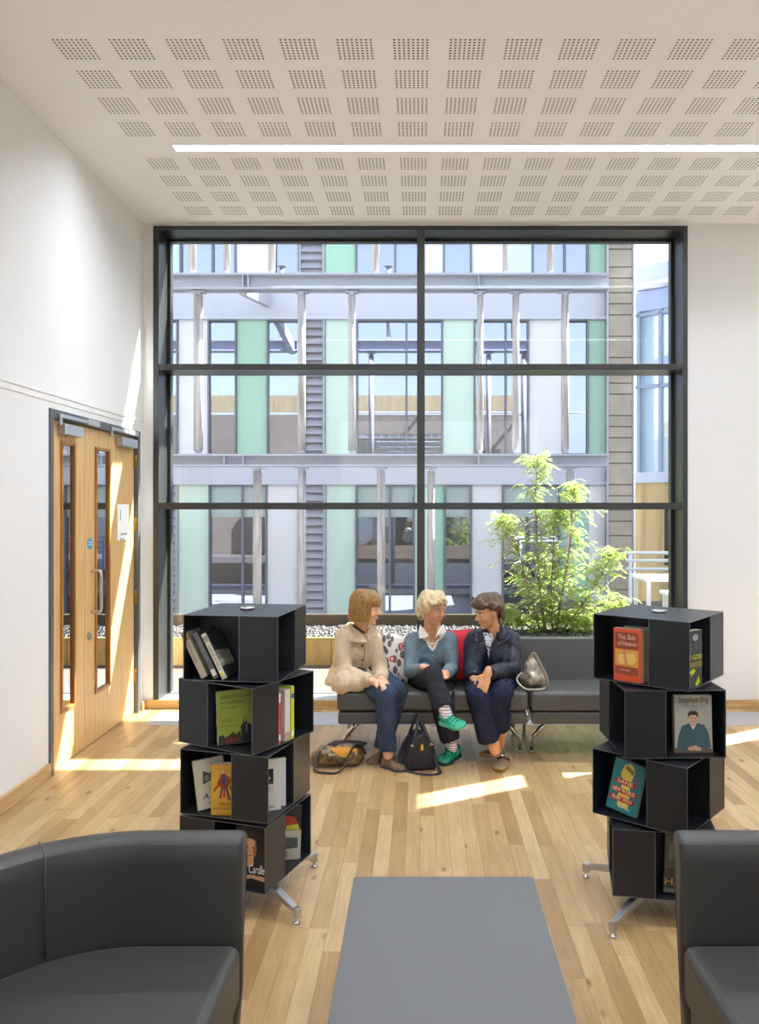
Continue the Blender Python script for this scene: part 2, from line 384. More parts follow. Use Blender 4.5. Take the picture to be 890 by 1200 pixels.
# ---- oak double door ----
door = sroot('door_1', (XL, D0, 0)); struct(door, 'pair of oak doors with tall glass slits', 'door')
DFR = mat('door_frame_grey', (92, 94, 98), .45, .2)
def YX(px): return F*2.253/(CX-px)
g = G().box(XL-.12, XL+.012, D0, YX(61), 0, DZ).box(XL-.12, XL+.012, YX(160.5), D1, 0, DZ).box(XL-.12, XL+.012, YX(61), YX(160.5), DZ-.055, DZ)
g.build('frame', DFR, door, bevel=.003)
STEEL = mat('satin_steel', (190, 190, 192), .28, .9)
SILV = mat('closer_silver', (186, 190, 196), .4, .6)
BLKM = mat('dark_metal', (40, 40, 42), .4, .6)
BRASS = mat('hinge_brass', (150, 120, 60), .35, .8)
VG = glassmat('vision_glass', (150, 156, 160), .22)
XD = XL-.022
def leaf(y0, y1, v0, v1, hinge_side, hm, closer, arm):
    zt = DZ-.058; za, zc = .335, 2.055
    g = G().box(XD-.045, XD, y0, v0, .006, zt).box(XD-.045, XD, v1, y1, .006, zt).box(XD-.045, XD, v0, v1, .006, za).box(XD-.045, XD, v0, v1, zc, zt)
    lf = g.build('leaf', OAKV, door, bevel=.002)
    b = .018
    g = G().box(XD-.05, XD+.012, v0-.004, v0+b, za-.004, zc+.004).box(XD-.05, XD+.012, v1-b, v1+.004, za-.004, zc+.004).box(XD-.05, XD+.012, v0+b, v1-b, za-.004, za+b).box(XD-.05, XD+.012, v0+b, v1-b, zc-b, zc+.004)
    g.build('glazing_bead', OAKDK, lf, bevel=.003)
    G().box(XD-.012, XD-.005, v0+b, v1-b, za+b, zc-b).build('vision_pane', VG, lf)
    for z in (.3, .92, 1.5, 2.0):
        yh = y0-.006 if hinge_side < 0 else y1+.006
        G().box(XD-.004, XD+.012, yh-.016, yh+.016, z-.055, z+.055).cyl((XD+.014, yh, z-.055), (XD+.014, yh, z+.055), .008, n=10).build('hinge', hm, lf)
    c0, c1 = closer
    g = G().box(XD, XD+.055, c0, c1, DZ-.145, DZ-.078)
    g.build('door_closer', SILV, lf, bevel=.006)
    a0, a1 = arm
    G().box(XD+.035, XD+.05, a0, a1, DZ-.045, DZ-.022).cyl((XD+.035, a0+.03, DZ-.09), (XD+.035, a0+.03, DZ-.03), .012, n=12).box(XD+.03, XD+.055, a1-.2, a1, DZ-.05, DZ-.012).build('closer_arm', SILV, lf, bevel=.003)
    return lf
ym = YX(103.5)
l1 = leaf(YX(61)+.004, ym-.002, YX(75), YX(91), -1, BLKM, (YX(71), YX(93)), (YX(66), YX(112)))
l2 = leaf(ym+.002, YX(160.5)-.004, YX(115), YX(131.5), 1, BRASS, (YX(139), YX(157)), (YX(127), YX(158)))
yh = YX(111); z0, z1 = ZZ(717, yh), ZZ(669, yh)
G().tube(bezier([(XD, yh, z1), (XD+.045, yh, z1), (XD+.066, yh, z1-.02), (XD+.066, yh, (z0+z1)/2), (XD+.066, yh, z0+.02), (XD+.045, yh, z0), (XD, yh, z0)], 6), .011, 12).build('pull_handle', STEEL, l2)
G().cyl((XD, YX(108), ZZ(745, YX(108))), (XD+.014, YX(108), ZZ(745, YX(108))), .026, n=24).box(XD, XD+.02, YX(108)-.008, YX(108)+.008, ZZ(745, YX(108))-.02, ZZ(745, YX(108))+.016).build('lock_cylinder', STEEL, l2)
yb, zb2 = YX(109), ZZ(637, YX(109))
sg = G().cyl((XD, yb, zb2), (XD+.003, yb, zb2), .04, n=32).build('fire_door_sign', mat('sign_blue', (20, 150, 205), .4), l2)
WHT = mat('print_white', (240, 240, 240), .5)
MW = Matrix(((0, 0, 1, XD+.0032), (1, 0, 0, yb), (0, 1, 0, zb2), (0, 0, 0, 1)))
for i, s in enumerate(('Fire door', 'keep shut')):
    text_mesh(s, .016, MW @ Matrix.Translation((0, .006-.018*i, 0)), WHT, 'sign_lettering', l2, align='CENTER')
n0, n1 = YX(141), YX(154); nz0, nz1 = ZZ(633, YX(147)), ZZ(591, YX(147))
G().box(XD, XD+.003, n0, n1, nz0, nz1).build('paper_notice', mat('notice_paper', (246, 246, 246), .6), l2)
GRY = mat('print_grey', (120, 124, 128), .6); DKT = mat('print_dark', (50, 70, 84), .6)
for s, sz, dy, mm in (('J', .09, -.10, DKT), ('______', .02, -.135, GRY), ('Community', .034, -.235, GRY), ('Room', .034, -.275, GRY)):
    text_mesh(s, sz, Matrix(((0, 0, 1, XD+.0032), (1, 0, 0, n0+.045), (0, 1, 0, nz1+dy), (0, 0, 0, 1))), mm, 'notice_lettering', l2)
# ---------------- outside ----------------
YF, YP = 17.1, 14.3
def FB(g, px0, px1, py0, py1, Y, d0, d1, m=0):
    """box on a frontal plane at depth Y given by photo outline, thickness from Y+d0 to Y+d1"""
    a, b = P(px0, py1, Y), P(px1, py0, Y); return g.box(a.x, b.x, Y+d0, Y+d1, a.z, b.z, m)
CL = {'w': mat('cladding_white', (234, 232, 238), .5), 'g': mat('cladding_pale_green', (212, 232, 222), .5), 'G': mat('cladding_green', (170, 208, 190), .5),
      's': mat('spandrel_grey', (200, 200, 212), .55)}
WF = mat('window_frame_grey', (120, 122, 134), .5)
LOUV = mat('louvre_grey', (168, 168, 182), .5)
STL = mat('painted_steel', (178, 180, 194), .5)
POST = wood('silvered_timber', (196, 190, 192), (150, 138, 132), (14, 14, 1.2), .75)
def facade_glass():
    m = mat('facade_glass', (20, 22, 24), .02); t = NT(m); out = [x for x in t.n if x.type == 'OUTPUT_MATERIAL'][0]
    t.b.inputs['Base Color'].default_value = (.10, .09, .075, 1); t.b.inputs['Roughness'].default_value = .3
    gl = t.new('ShaderNodeBsdfGlossy', {'Roughness': .01, 'Color': (.62, .68, .97, 1)})
    mx = t.new('ShaderNodeMixShader', {0: .55}); t.set(mx.inputs[1], t.b.outputs[0]); t.set(mx.inputs[2], gl); t.t.links.new(mx.outputs[0], out.inputs[0]); return m
FG = facade_glass()
BLND = mat('window_blind', (176, 188, 188), .7)
bld = thing('office_building', 'pale green and white clad office building with timber posts across the courtyard', 'building', (0, YF, -1.2))
a, b = P(60, 760, YF), P(711, 180, YF)
G().box(a.x, b.x, YF+.1, YF+.4, -1.2, b.z).build('backing_wall', CL['s'], bld)
rows = [
 (200, 322, [(90, 130, 'win'), (130, 165, 'w'), (165, 211, 'g'), (211, 277, 'win'), (277, 322, 'w'), (322, 351, 'win'), (351, 381, 'L'), (381, 417, 'G'), (417, 497, 'win'), (497, 520, 'w'), (520, 553, 'win'), (553, 595, 'w'), (595, 624, 'g'), (624, 690, 'win'), (690, 711, 'G')]),
 (375, 533, [(90, 135, 'win'), (135, 172, 'g'), (172, 209, 'win'), (209, 244, 'w'), (244, 277.5, 'win'), (277.5, 313, 'G'), (313, 357, 'win'), (357, 381.5, 'L'), (381.5, 418, 'g'), (418, 519, 'win'), (519, 556, 'g'), (556, 620, 'win'), (620, 660, 'w'), (660, 690, 'win'), (690, 711, 'G')]),
 (568, 728, [(90, 140, 'w'), (140, 172, 'win'), (172, 209, 'L'), (209, 245, 'g'), (245, 313, 'win'), (313, 349, 'w'), (349, 382, 'L'), (382, 417, 'g'), (417, 486, 'win'), (486, 509, 'g'), (509, 521, 'G'), (521, 553, 'win'), (553, 589, 'w'), (589, 657, 'win'), (657, 690, 'G'), (690, 711, 'w')])]
for ri, (y0, y1, cells) in enumerate(rows):
    for (x0, x1, ty) in cells:
        if ty in 'wgG':
            FB(G(), x0+.3, x1-.3, y0, y1, YF, 0, .1).build('cladding_panel', CL[ty], bld, bevel=.008)
        elif ty == 'L':
            g = FB(G(), x0, x1, y0, y1, YF, .05, .1); FB(g, x0, x0+2, y0, y1, YF, -.05, .06); FB(g, x1-3, x1, y0, y1, YF, -.05, .06)
            y = y0+1
            while y < y1-6:
                a, b = P(x0+2, y+8, YF), P(x1-3, y, YF)
                g.prism([(a.x, YF-.05, a.z), (a.x, YF-.03, a.z), (a.x, YF+.05, b.z), (a.x, YF+.03, b.z)], (b.x-a.x, 0, 0)); y += 9.6
            g.build('louvre_panel', LOUV, bld)
        else:
            n = 1 if x1-x0 < 60 else 2
            fr = G(); fw = 1.8
            FB(fr, x0, x0+fw, y0, y1, YF, -.05, .1); FB(fr, x1-fw, x1, y0, y1, YF, -.05, .1); FB(fr, x0+fw, x1-fw, y0, y0+fw, YF, -.05, .1); FB(fr, x0+fw, x1-fw, y1-fw, y1, YF, -.05, .1)
            if n == 2: FB(fr, (x0*.42+x1*.58)-1.2, (x0*.42+x1*.58)+1.2, y0+fw, y1-fw, YF, -.03, .08)
            f = fr.build('window', WF, bld)
            FB(G(), x0+fw, x1-fw, y0+fw, y1-fw, YF, .04, .06).build('pane', FG, f)
            if ri == 2: FB(G(), x0+fw+.5, x1-fw-.5, y0+fw, y0+38, YF, .02, .035).build('blind', BLND, f)
for (y0, y1) in ((322, 375), (533, 568)):
    g = FB(G(), 90, 711, y0, y1-3, YF, -.02, .1); FB(g, 90, 711, y1-4, y1, YF, -.09, .1)
    g.build('spandrel_band', CL['s'], bld)
for (y0, y1, px1) in ((322.5, 341, 712), (532.5, 547, 712), (722, 728, 712)):
    g = FB(G(), 60, px1, y0, y0+2.2, YP, -.16, .16); FB(g, 60, px1, y1-2.2, y1, YP, -.16, .16); FB(g, 60, px1, y0, y1, YP, -.02, .02)
    for px in (286, 264 if y0 > 500 else 292, 560): FB(g, px, px+1.4, y0, y1, YP, -.14, .14)
    g.build('steel_beam', STL, bld)
a, b = P(284, 336, YP), P(314, 352, YF)
G().prism([a+V((-.06, 0, -.14)), a+V((.06, 0, -.14)), a+V((.06, 0, .14)), a+V((-.06, 0, .14))], b-a).build('outrigger', STL, bld)
posts = {0: [(220, 230), (262, 270), (314, 323), (437, 445), (589, 596), (641, 649)], 1: [(227, 238), (349, 358.5), (408, 417), (559, 567), (600.5, 609), (658, 667)], 2: [(296.5, 307), (349.5, 359), (442, 452), (501, 510), (663.5, 673)]}
for r, (y0, y1) in enumerate(((200, 321), (342, 531), (548, 722))):
    for (x0, x1) in posts[r]:
        a, b = P(x0, y1-3, YP), P(x1, y0+4, YP); rr = (b.x-a.x)/2
        po = G().tube([(a.x+rr, YP, a.z), (a.x+rr, YP, (a.z+b.z)/2), (a.x+rr, YP, b.z)], [rr, rr*.98, rr*.95], 12).build('timber_post', POST, bld)
        G().box(a.x+rr*.4, a.x+rr*1.6, YP-.06, YP+.06, a.z-.045, a.z).build('post_foot', STL, po)
        G().box(a.x+rr*.4, a.x+rr*1.6, YP-.06, YP+.06, b.z, b.z+.045).box(a.x-.04, b.x+.04, YP-.1, YP+.1, b.z+.04, b.z+.055).build('post_bracket', STL, po)
# bronze clad pier at the corner
BRZ = mat('bronze_sheet', (176, 162, 148), .5, .15, noise_amt=.22, nscale=1.6)
pier = thing('corner_pier', 'tall brown sheet clad corner pier beside the office building', 'pier', (XX(727, 16.9), 17.2, -1.2))
FB(G(), 712, 742, 180, 770, 16.9, .03, .19).build('core', mat('pier_core', (90, 80, 70), .7), pier)
y = 190; ri = 0
while y < 770:
    h = random.choice((13, 17, 21, 25)); FB(G(), 714, 741.5, y+.5, y+h-.5, 16.9, 0, .03).build('cladding_sheet', BRZ, pier, bevel=.006); y += h
for (x0, x1) in ((711, 713.6), (741.6, 743.4)):
    FB(G(), x0, x1, 180, 770, 16.9, -.03, .03).build('corner_trim', STL, pier)
# glazed building at the right, turned towards us
gb = thing('glazed_building', 'pale blue glazed building behind the corner pier', 'building', (5.5, 17.2, -1.2))
GM = Matrix.Translation((XX(743.5, 17.3)+.12, 17.3, 0)) @ rz(-math.atan(.78))
def zr(py): return ZZ(py, 17.5)
GBW = mat('parapet_white', (190, 198, 220), .5); GBB = mat('fascia_blue', (168, 182, 220), .5); FRW = mat('curtain_frame', (150, 160, 186), .5)
G().box(-.1, 8, 0, .3, zr(339), zr(315), M=GM).build('parapet', GBW, gb)
G().box(-.1, 8, -.25, .3, zr(343), zr(338.5), M=GM).build('eaves_rail', mat('eaves_white', (240, 240, 244), .5), gb)
G().box(-.1, 8, 0, .3, zr(368), zr(345), M=GM).build('fascia', GBB, gb)
BG = mat('blue_glass', (196, 220, 244), .05); t = NT(BG); 
g2 = t.new('ShaderNodeBsdfGlossy', {'Roughness': .02, 'Color': (.9, .95, 1, 1)}); mx = t.new('ShaderNodeMixShader', {0: .25}); t.set(mx.inputs[1], t.b.outputs[0]); t.set(mx.inputs[2], g2)
t.t.links.new(mx.outputs[0], [x for x in t.n if x.type == 'OUTPUT_MATERIAL'][0].inputs[0])
G().box(-.1, 8, .05, .2, zr(556), zr(368), M=GM).build('glazing', BG, gb)
G().box(-.1, 8, 0, .3, -1.2, zr(556), M=GM).build('lower_wall', wood('ochre_boards', (196, 168, 120), (150, 128, 92), (4, 4, .4), .7), gb)
G().box(-.1, 8, -.03, .3, zr(566), zr(554), M=GM).build('sill_band', GBW, gb)
g = G()
for x in (-.06, .42, .98, 2.1, 3.2, 4.4): g.box(x, x+.07, -.02, .2, zr(556), zr(368), M=GM)
for py in (455, 372): g.box(-.1, 8, -.02, .2, zr(py)-.04, zr(py)+.03, M=GM)
g.build('curtain_wall_frame', FRW, gb)
g = G()
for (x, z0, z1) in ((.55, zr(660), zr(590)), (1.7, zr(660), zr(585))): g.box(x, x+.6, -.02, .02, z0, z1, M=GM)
g.build('dark_doorway', mat('doorway_shade_brown', (58, 50, 44), .7), gb)  # flat dark sheets; the shade of the doorways is put into the colour
# ground outside
PAVE = mat('pale_paving', (90, 82, 76), .7, noise_amt=.06, nscale=2)
struct(G().box(-8, 9, YW+.3, 8.36, -.2, -.005).box(2.0, 9, 8.36, 14, -.2, -.005).build('terrace_floor', PAVE), 'pale paved terrace outside the window', 'terrace')
struct(G().box(-25, 30, 8.3, 40, -1.4, -1.2).build('courtyard_ground', mat('courtyard_grey', (150, 150, 150), .8)), None, None)
# raised planter with gravel
TIM = wood('planter_timber', (214, 176, 110), (188, 148, 86), (5, 5, 3), .6)
PX0, PX1, PY0, PY1, PZ = -4.6, XX(742, 8.7), 8.34, 9.25, .307
pl = thing('raised_planter', 'long low planter box of honey coloured timber beyond the window', 'planter', ((PX0+PX1)/2, PY0, 0))
x = PX0
while x < PX1-.1:
    x2 = min(x+.46, PX1); G().box(x+.003, x2-.003, PY0, PY0+.03, 0, PZ-.02).build('front_board', TIM, pl, bevel=.003); x = x2
EDG = mat('edging_brown', (92, 76, 58), .6)
G().box(PX0, PX1, PY1-.04, PY1, 0, PZ+.10).box(PX0, PX0+.03, PY0, PY1, 0, PZ).box(PX1-.03, PX1, PY0, PY1, 0, PZ).box(PX0+.03, PX1-.03, PY0+.03, PY1-.04, 0, PZ-.07).build('trough', EDG, pl)
GRV = mat('gravel_stone', (84, 81, 80), .8, noise_amt=.4, nscale=12)
g = G(); g.box(PX0+.03, PX1-.03, PY0+.03, PY1-.04, PZ-.07, PZ-.03)
rnd = random.Random(3)
for i in range(3200):
    c = V((rnd.uniform(PX0+.06, PX1-.06), rnd.uniform(PY0+.05, PY1-.07), PZ-.02+rnd.uniform(-.008, .006))); r = rnd.uniform(.012, .026)
    vs = [g.bm.verts.new(c+V((dx*r*rnd.uniform(.7, 1.2), dy*r*rnd.uniform(.7, 1.2), dz*r*rnd.uniform(.5, .9)))) for dx, dy, dz in ((1, 0, 0), (0, 1, 0), (-1, 0, 0), (0, -1, 0), (0, 0, 1), (0, 0, -1))]
    for i_, j in ((0, 1), (1, 2), (2, 3), (3, 0)): g.bm.faces.new((vs[i_], vs[j], vs[4])); g.bm.faces.new((vs[j], vs[i_], vs[5]))
tag(g.build('gravel', GRV), 'grey and white gravel filling the timber planter', 'gravel', kind='stuff')
# ---- young multi-stem tree ----
def leaf_mat():
    m = mat('rowan_leaf', (150, 176, 84), .5); t = NT(m); out = [x for x in t.n if x.type == 'OUTPUT_MATERIAL'][0]
    n = t.new('ShaderNodeTexNoise', {'Vector': t.coord(), 'Scale': 14})
    c = t.ramp(n.outputs[0], [(.3, lin((124, 156, 62))), (.7, lin((198, 212, 130)))]); t.set(t.b.inputs['Base Color'], c)
    tr = t.new('ShaderNodeBsdfTranslucent'); t.set(tr.inputs[0], t.mix(.5, c, (*lin((225, 235, 140)), 1)))
    mx = t.new('ShaderNodeMixShader', {0: .5}); t.set(mx.inputs[1], t.b.outputs[0]); t.set(mx.inputs[2], tr); t.t.links.new(mx.outputs[0], out.inputs[0]); return m
TY = 8.75
tree = thing('young_tree', 'sunlit young tree with feathery light green leaves growing from planter gravel', 'tree', (XX(650, TY), TY, PZ-.05))
rt = random.Random(11)
stems = []
TR = [([(640, 742), (634, 700), (630, 640), (628, 580), (631, 540)], .016), ([(652, 742), (660, 690), (668, 640), (671, 600), (673, 574)], .014),
      ([(634, 742), (622, 700), (612, 660), (600, 625), (590, 612)], .011), ([(658, 742), (678, 715), (695, 690), (708, 668), (716, 650)], .011), ([(648, 742), (646, 700), (648, 660), (650, 620), (652, 600)], .012),
      ([(660, 744), (690, 732), (712, 718), (728, 708)], .009), ([(636, 744), (616, 732), (600, 722), (590, 716)], .009), ([(645, 744), (660, 728), (676, 728), (690, 736)], .008)]
g = G(); tips = []
for pts, r in TR:
    q = [P(x, y, TY+rt.uniform(-.22, .22)*(i/4)) for i, (x, y) in enumerate(pts)]; q = bezier(q, 6); k = len(q)
    g.tube(q, [r*(1-.75*i/k) for i in range(k)], 8)
    for i in range(3, k):
        nb = 3 if i < k-3 else 5
        for _ in range(nb):
            a = rt.uniform(0, 2*PI); L = rt.uniform(.10, .30)*(1 if i < k-6 else .7)
            e = q[i]+V((math.cos(a)*L, math.sin(a)*L, rt.uniform(-.02, .14)))
            mid = (q[i]+e)/2+V((0, 0, .025)); g.tube([q[i], mid, e], [r*.3, r*.22, .0015], 5); tips += [(q[i], mid), (mid, e)]
g.build('stem', mat('bark', (140, 118, 96), .8, noise_amt=.3, nscale=30), tree)
g = G()
def leaflet(p, d, up, L, W):
    s_ = d.cross(up).normalized()*W
    vs = [g.bm.verts.new(x) for x in (p, p+d*L*.45+s_, p+d*L, p+d*L*.45-s_)]; f = g.bm.faces.new(vs)
for (a, b) in tips:
    for k in range(2):
        p = a.lerp(b, rt.uniform(.3, 1)); ang = rt.uniform(0, 2*PI); L = rt.uniform(.07, .125)
        d = V((math.cos(ang), math.sin(ang), rt.uniform(-.35, .45))).normalized(); up = V((rt.uniform(-.3, .3), rt.uniform(-.3, .3), 1)).normalized()
        side = d.cross(up).normalized()
        for i in range(1, 6):
            q = p+d*L*i/5-V((0, 0, 1))*L*.5*(i/5)**2
            for s_ in (-1, 1):
                leaflet(q, (d*.45+side*s_+V((0, 0, -.25))).normalized(), up, rt.uniform(.03, .046), .0098)
        leaflet(q, (d+V((0, 0, -.6))).normalized(), up, .045, .010)
g.build('foliage', leaf_mat(), tree)
# ---- white table and benches on the terrace at the right ----
WM = mat('white_metal', (240, 242, 246), .4)
def tbl(name, label, cat, x0, x1, y0, y1, z):
    t = thing(name, label, cat, ((x0+x1)/2, (y0+y1)/2, 0))
    G().box(x0, x1, y0, y1, z-.04, z).build('top', WM, t, bevel=.004)
    for x in (x0+.03, x1-.07):
        for y in (y0+.03, y1-.07): G().box(x, x+.045, y, y+.045, 0, z-.04).build('leg', WM, t)
    return t
tbl('garden_table', 'white metal table standing on the sunny terrace', 'table', XX(757, 10.2), XX(757, 10.2)+1.7, 10.2, 10.9, ZZ(678, 10.2))
tbl('garden_bench', 'low white metal bench drawn up to the terrace table', 'bench', XX(766, 9.9)+.12, XX(766, 9.9)+1.5, 9.75, 10.05, ZZ(693, 9.9))
rl = thing('terrace_railing', 'white metal railing at the far edge of terrace', 'railing', (4.5, 13.6, 0))
for z in (ZZ(648, 13.6), ZZ(657, 13.6), ZZ(667, 13.6)): G().cyl((3.45, 13.6, z), (7.5, 13.6, z), .03, n=10).build('rail', WM, rl)
for x in (3.5, 5.2, 7.0): G().box(x, x+.05, 13.58, 13.63, 0, ZZ(647, 13.6)).build('upright', WM, rl)
# ---------------- furniture ----------------
LEA = mat('grey_leather', (80, 79, 76), .42, spec=.45, bump=.12, bscale=260)
LEA2 = mat('grey_leather_light', (96, 95, 92), .38, spec=.5, bump=.12, bscale=260)
CHR = mat('polished_chrome', (200, 200, 202), .12, 1.0)
def sofa(name, label, x0, x1, Yf):
    zs, zr, zb, zt = ZZ(811, Yf), ZZ(811, Yf)-.035, ZZ(850, Yf), ZZ(749, 5.78)
    Yb, Ye = 5.74, 5.96
    t = thing(name, label, 'sofa', ((x0+x1)/2, (Yf+Ye)/2, 0), 'grey leather sofa units below the window')
    zm = ZZ(834.3, Yf)
    G().box(x0+.006, x1-.006, Yf+.012, Ye-.02, zb, zm-.006).build('base', LEA, t, bevel=.018, seg=3)
    g = G().prism([(x0-.0, Yf, zm), (x0, Yf, zs), (x0, Yb+.02, zr), (x0, Yb+.02, zm)], (x1-x0, 0, 0))
    g.build('seat_cushion', LEA, t, bevel=.028, seg=4)
    g = G().prism([(x0, Yb, zr-.06), (x0, Yb+.05, zt), (x0, Ye, zt-.01), (x0, Ye, zm+.03), (x0, Yb, zm+.03)], (x1-x0, 0, 0))
    g.build('backrest', LEA, t, bevel=.03, seg=4)
    for xs in (x0+(x1-x0)*.905,):
        G().tube([(xs, Yb-.003, zr+.03), (xs, Yb+.045, zt-.03)], .003, 6).build('seam', LEA2, t)
    for sx, xa in ((-1, x0+.06), (1, x1-.06)):
        for sy, ya in ((-1, Yf+.16), (1, Ye-.16)):
            k = (xa+(-sx)*.06, ya+.02, zb); e = (xa+sx*.03, ya+(.06 if sy < 0 else 0), .0)
            kn = (e[0], e[1], .085)
            st = (xa-sx*.09, ya, zb+.01)
            lg = G().tube([st, (kn[0]-sx*.012, kn[1], kn[2]+.02), kn, (e[0], e[1], .012)], [.018, .016, .014, .012], 10).build('leg', CHR, t)
            G().cyl((e[0], e[1], 0), (e[0], e[1], .014), .016, n=14).build('foot', CHR, lg)
    return t
YS = 5.2
sofa('sofa', 'grey leather sofa unit that the three women sit on', XX(394.5, YS), XX(620, YS), YS)
sofa('sofa', 'empty grey leather sofa unit behind the right bookcase', XX(623, YS), XX(846, YS), YS)
# ---- coffee table ----
tz = .40; y1 = (H-tz)*F/(1027-CY); y0 = 1.62; xa, xb = XX(415, y1), XX(625, y1)
ct = thing('coffee_table', 'low rectangular coffee table with flat grey top', 'coffee table', ((xa+xb)/2, (y0+y1)/2, 0))
r = .012; pts = []
for (cx, cy, a0) in ((xb-r, y0+r, -90), (xb-r, y1-r, 0), (xa+r, y1-r, 90), (xa+r, y0+r, 180)):
    for k in range(5): a = math.radians(a0+k*22.5); pts.append((cx+r*math.cos(a), cy+r*math.sin(a), tz-.022))
G().prism(pts, (0, 0, .022)).build('tabletop', mat('grey_laminate', (100, 99, 97), .5, spec=.4), ct, bevel=.002)
G().box(xa+.05, xb-.05, y0+.05, y1-.05, tz-.05, tz-.022).build('apron', BLKM, ct)
for x in (xa+.07, xb-.07):
    for y in (y0+.07, y1-.07): G().tube([(x, y, 0), (x, y, tz-.03)], [.012, .016], 12).build('leg', CHR, ct)
# ---- tub armchairs ----
ARM = mat('armchair_leather', (59, 57, 53), .45, spec=.42, bump=.12, bscale=260)
def armchair(label, xe, yarm, sgn):
    """xe: x of the arm ends, yarm: y of the far arm's inner face, sgn +1 opens towards +X"""
    r, th, zr, zs = .43, .085, .722, .435
    cx, cy = xe-sgn*.26, yarm-r
    t = thing('armchair', label, 'armchair', (cx, cy, 0), 'grey leather tub armchairs')
    def path(rr):
        pts = [(xe, cy+rr)]
        pts += [(cx-sgn*rr*math.sin(a), cy+rr*math.cos(a)) for a in [PI*k/28 for k in range(29)]]
        pts += [(xe, cy-rr)]; return pts
    inn, out = path(r), path(r+th)
    # shell cross-section swept along the horseshoe
    g = G(); rings = []
    prof = [(1.0, .10), (1.0, .16), (1.0, .64), (1.0, zr-.02), (.86, zr-.003), (.5, zr), (.14, zr-.003), (0, zr-.02), (0, .64), (0, .3), (.0, .10)]
    n = len(inn)
    for i, (a, b) in enumerate(zip(inn, out)):
        ring = []
        for (f, z) in prof:
            low = max(0, (.30-z)/.2); k = 1-.10*low
            x = a[0]+(b[0]-a[0])*f; y = a[1]+(b[1]-a[1])*f
            x = cx+(x-cx)*k; y = cy+(y-cy)*(1-.05*low)
            ring.append(g.bm.verts.new((x, y, z)))
        rings.append(ring)
    m = len(prof)
    for A, B in zip(rings, rings[1:]):
        for j in range(m):
            f = g.bm.faces.new((A[j], B[j], B[(j+1) % m], A[(j+1) % m])) if sgn < 0 else g.bm.faces.new((A[(j+1) % m], B[(j+1) % m], B[j], A[j])); f.smooth = True
    g.bm.faces.new(rings[0]); g.bm.faces.new(rings[-1][::-1])
    bmesh.ops.recalc_face_normals(g.bm, faces=g.bm.faces)
    g.build('shell', ARM, t, bevel=.02, seg=4)
    # welt seams
    for a in (PI*.2, PI*.8):
        for dr in (-.004,):
            p = [(cx-sgn*(r+dr)*math.sin(a), cy+(r+dr)*math.cos(a), z) for z in (zs, zr-.03)]
            q = [(cx-sgn*(r+th*f)*math.sin(a), cy+(r+th*f)*math.cos(a), z) for f, z in ((.05, zr-.012), (.3, zr+.0005), (.8, zr-.001), (1.0, zr-.02))]
            G().tube(p+q, .0028, 6).build('seam', LEA, t)
    # seat cushion
    sr = r-.006; pts = [(xe+sgn*.0, cy+sr)]+[(cx-sgn*sr*math.sin(PI*k/28), cy+sr*math.cos(PI*k/28)) for k in range(29)]+[(xe, cy-sr)]
    G().prism([(x, y, .27) for x, y in pts], (0, 0, zs-.27)).build('seat_cushion', ARM, t, bevel=.03, seg=4)
    pts = [(cx+(x-cx)*.93, cy+(y-cy)*.97) for x, y in pts]
    G().prism([(x, y, .09) for x, y in pts], (0, 0, .175)).build('base', ARM, t, bevel=.01)
    for (dx, dy) in ((sgn*.16, .33), (sgn*.16, -.33), (-sgn*.28, .2), (-sgn*.28, -.2)):
        G().tube([(cx+dx, cy+dy, .10), (cx+dx, cy+dy, 0)], [.02, .016], 12).build('leg', CHR, t)
    return t
YA = 2.262
armchair('grey leather tub armchair left of the coffee table, in front of bookcase by the doors', -.498, YA, 1)
armchair('grey leather tub armchair at the right edge, beside bookcase with the teal book', .727, YA, -1)
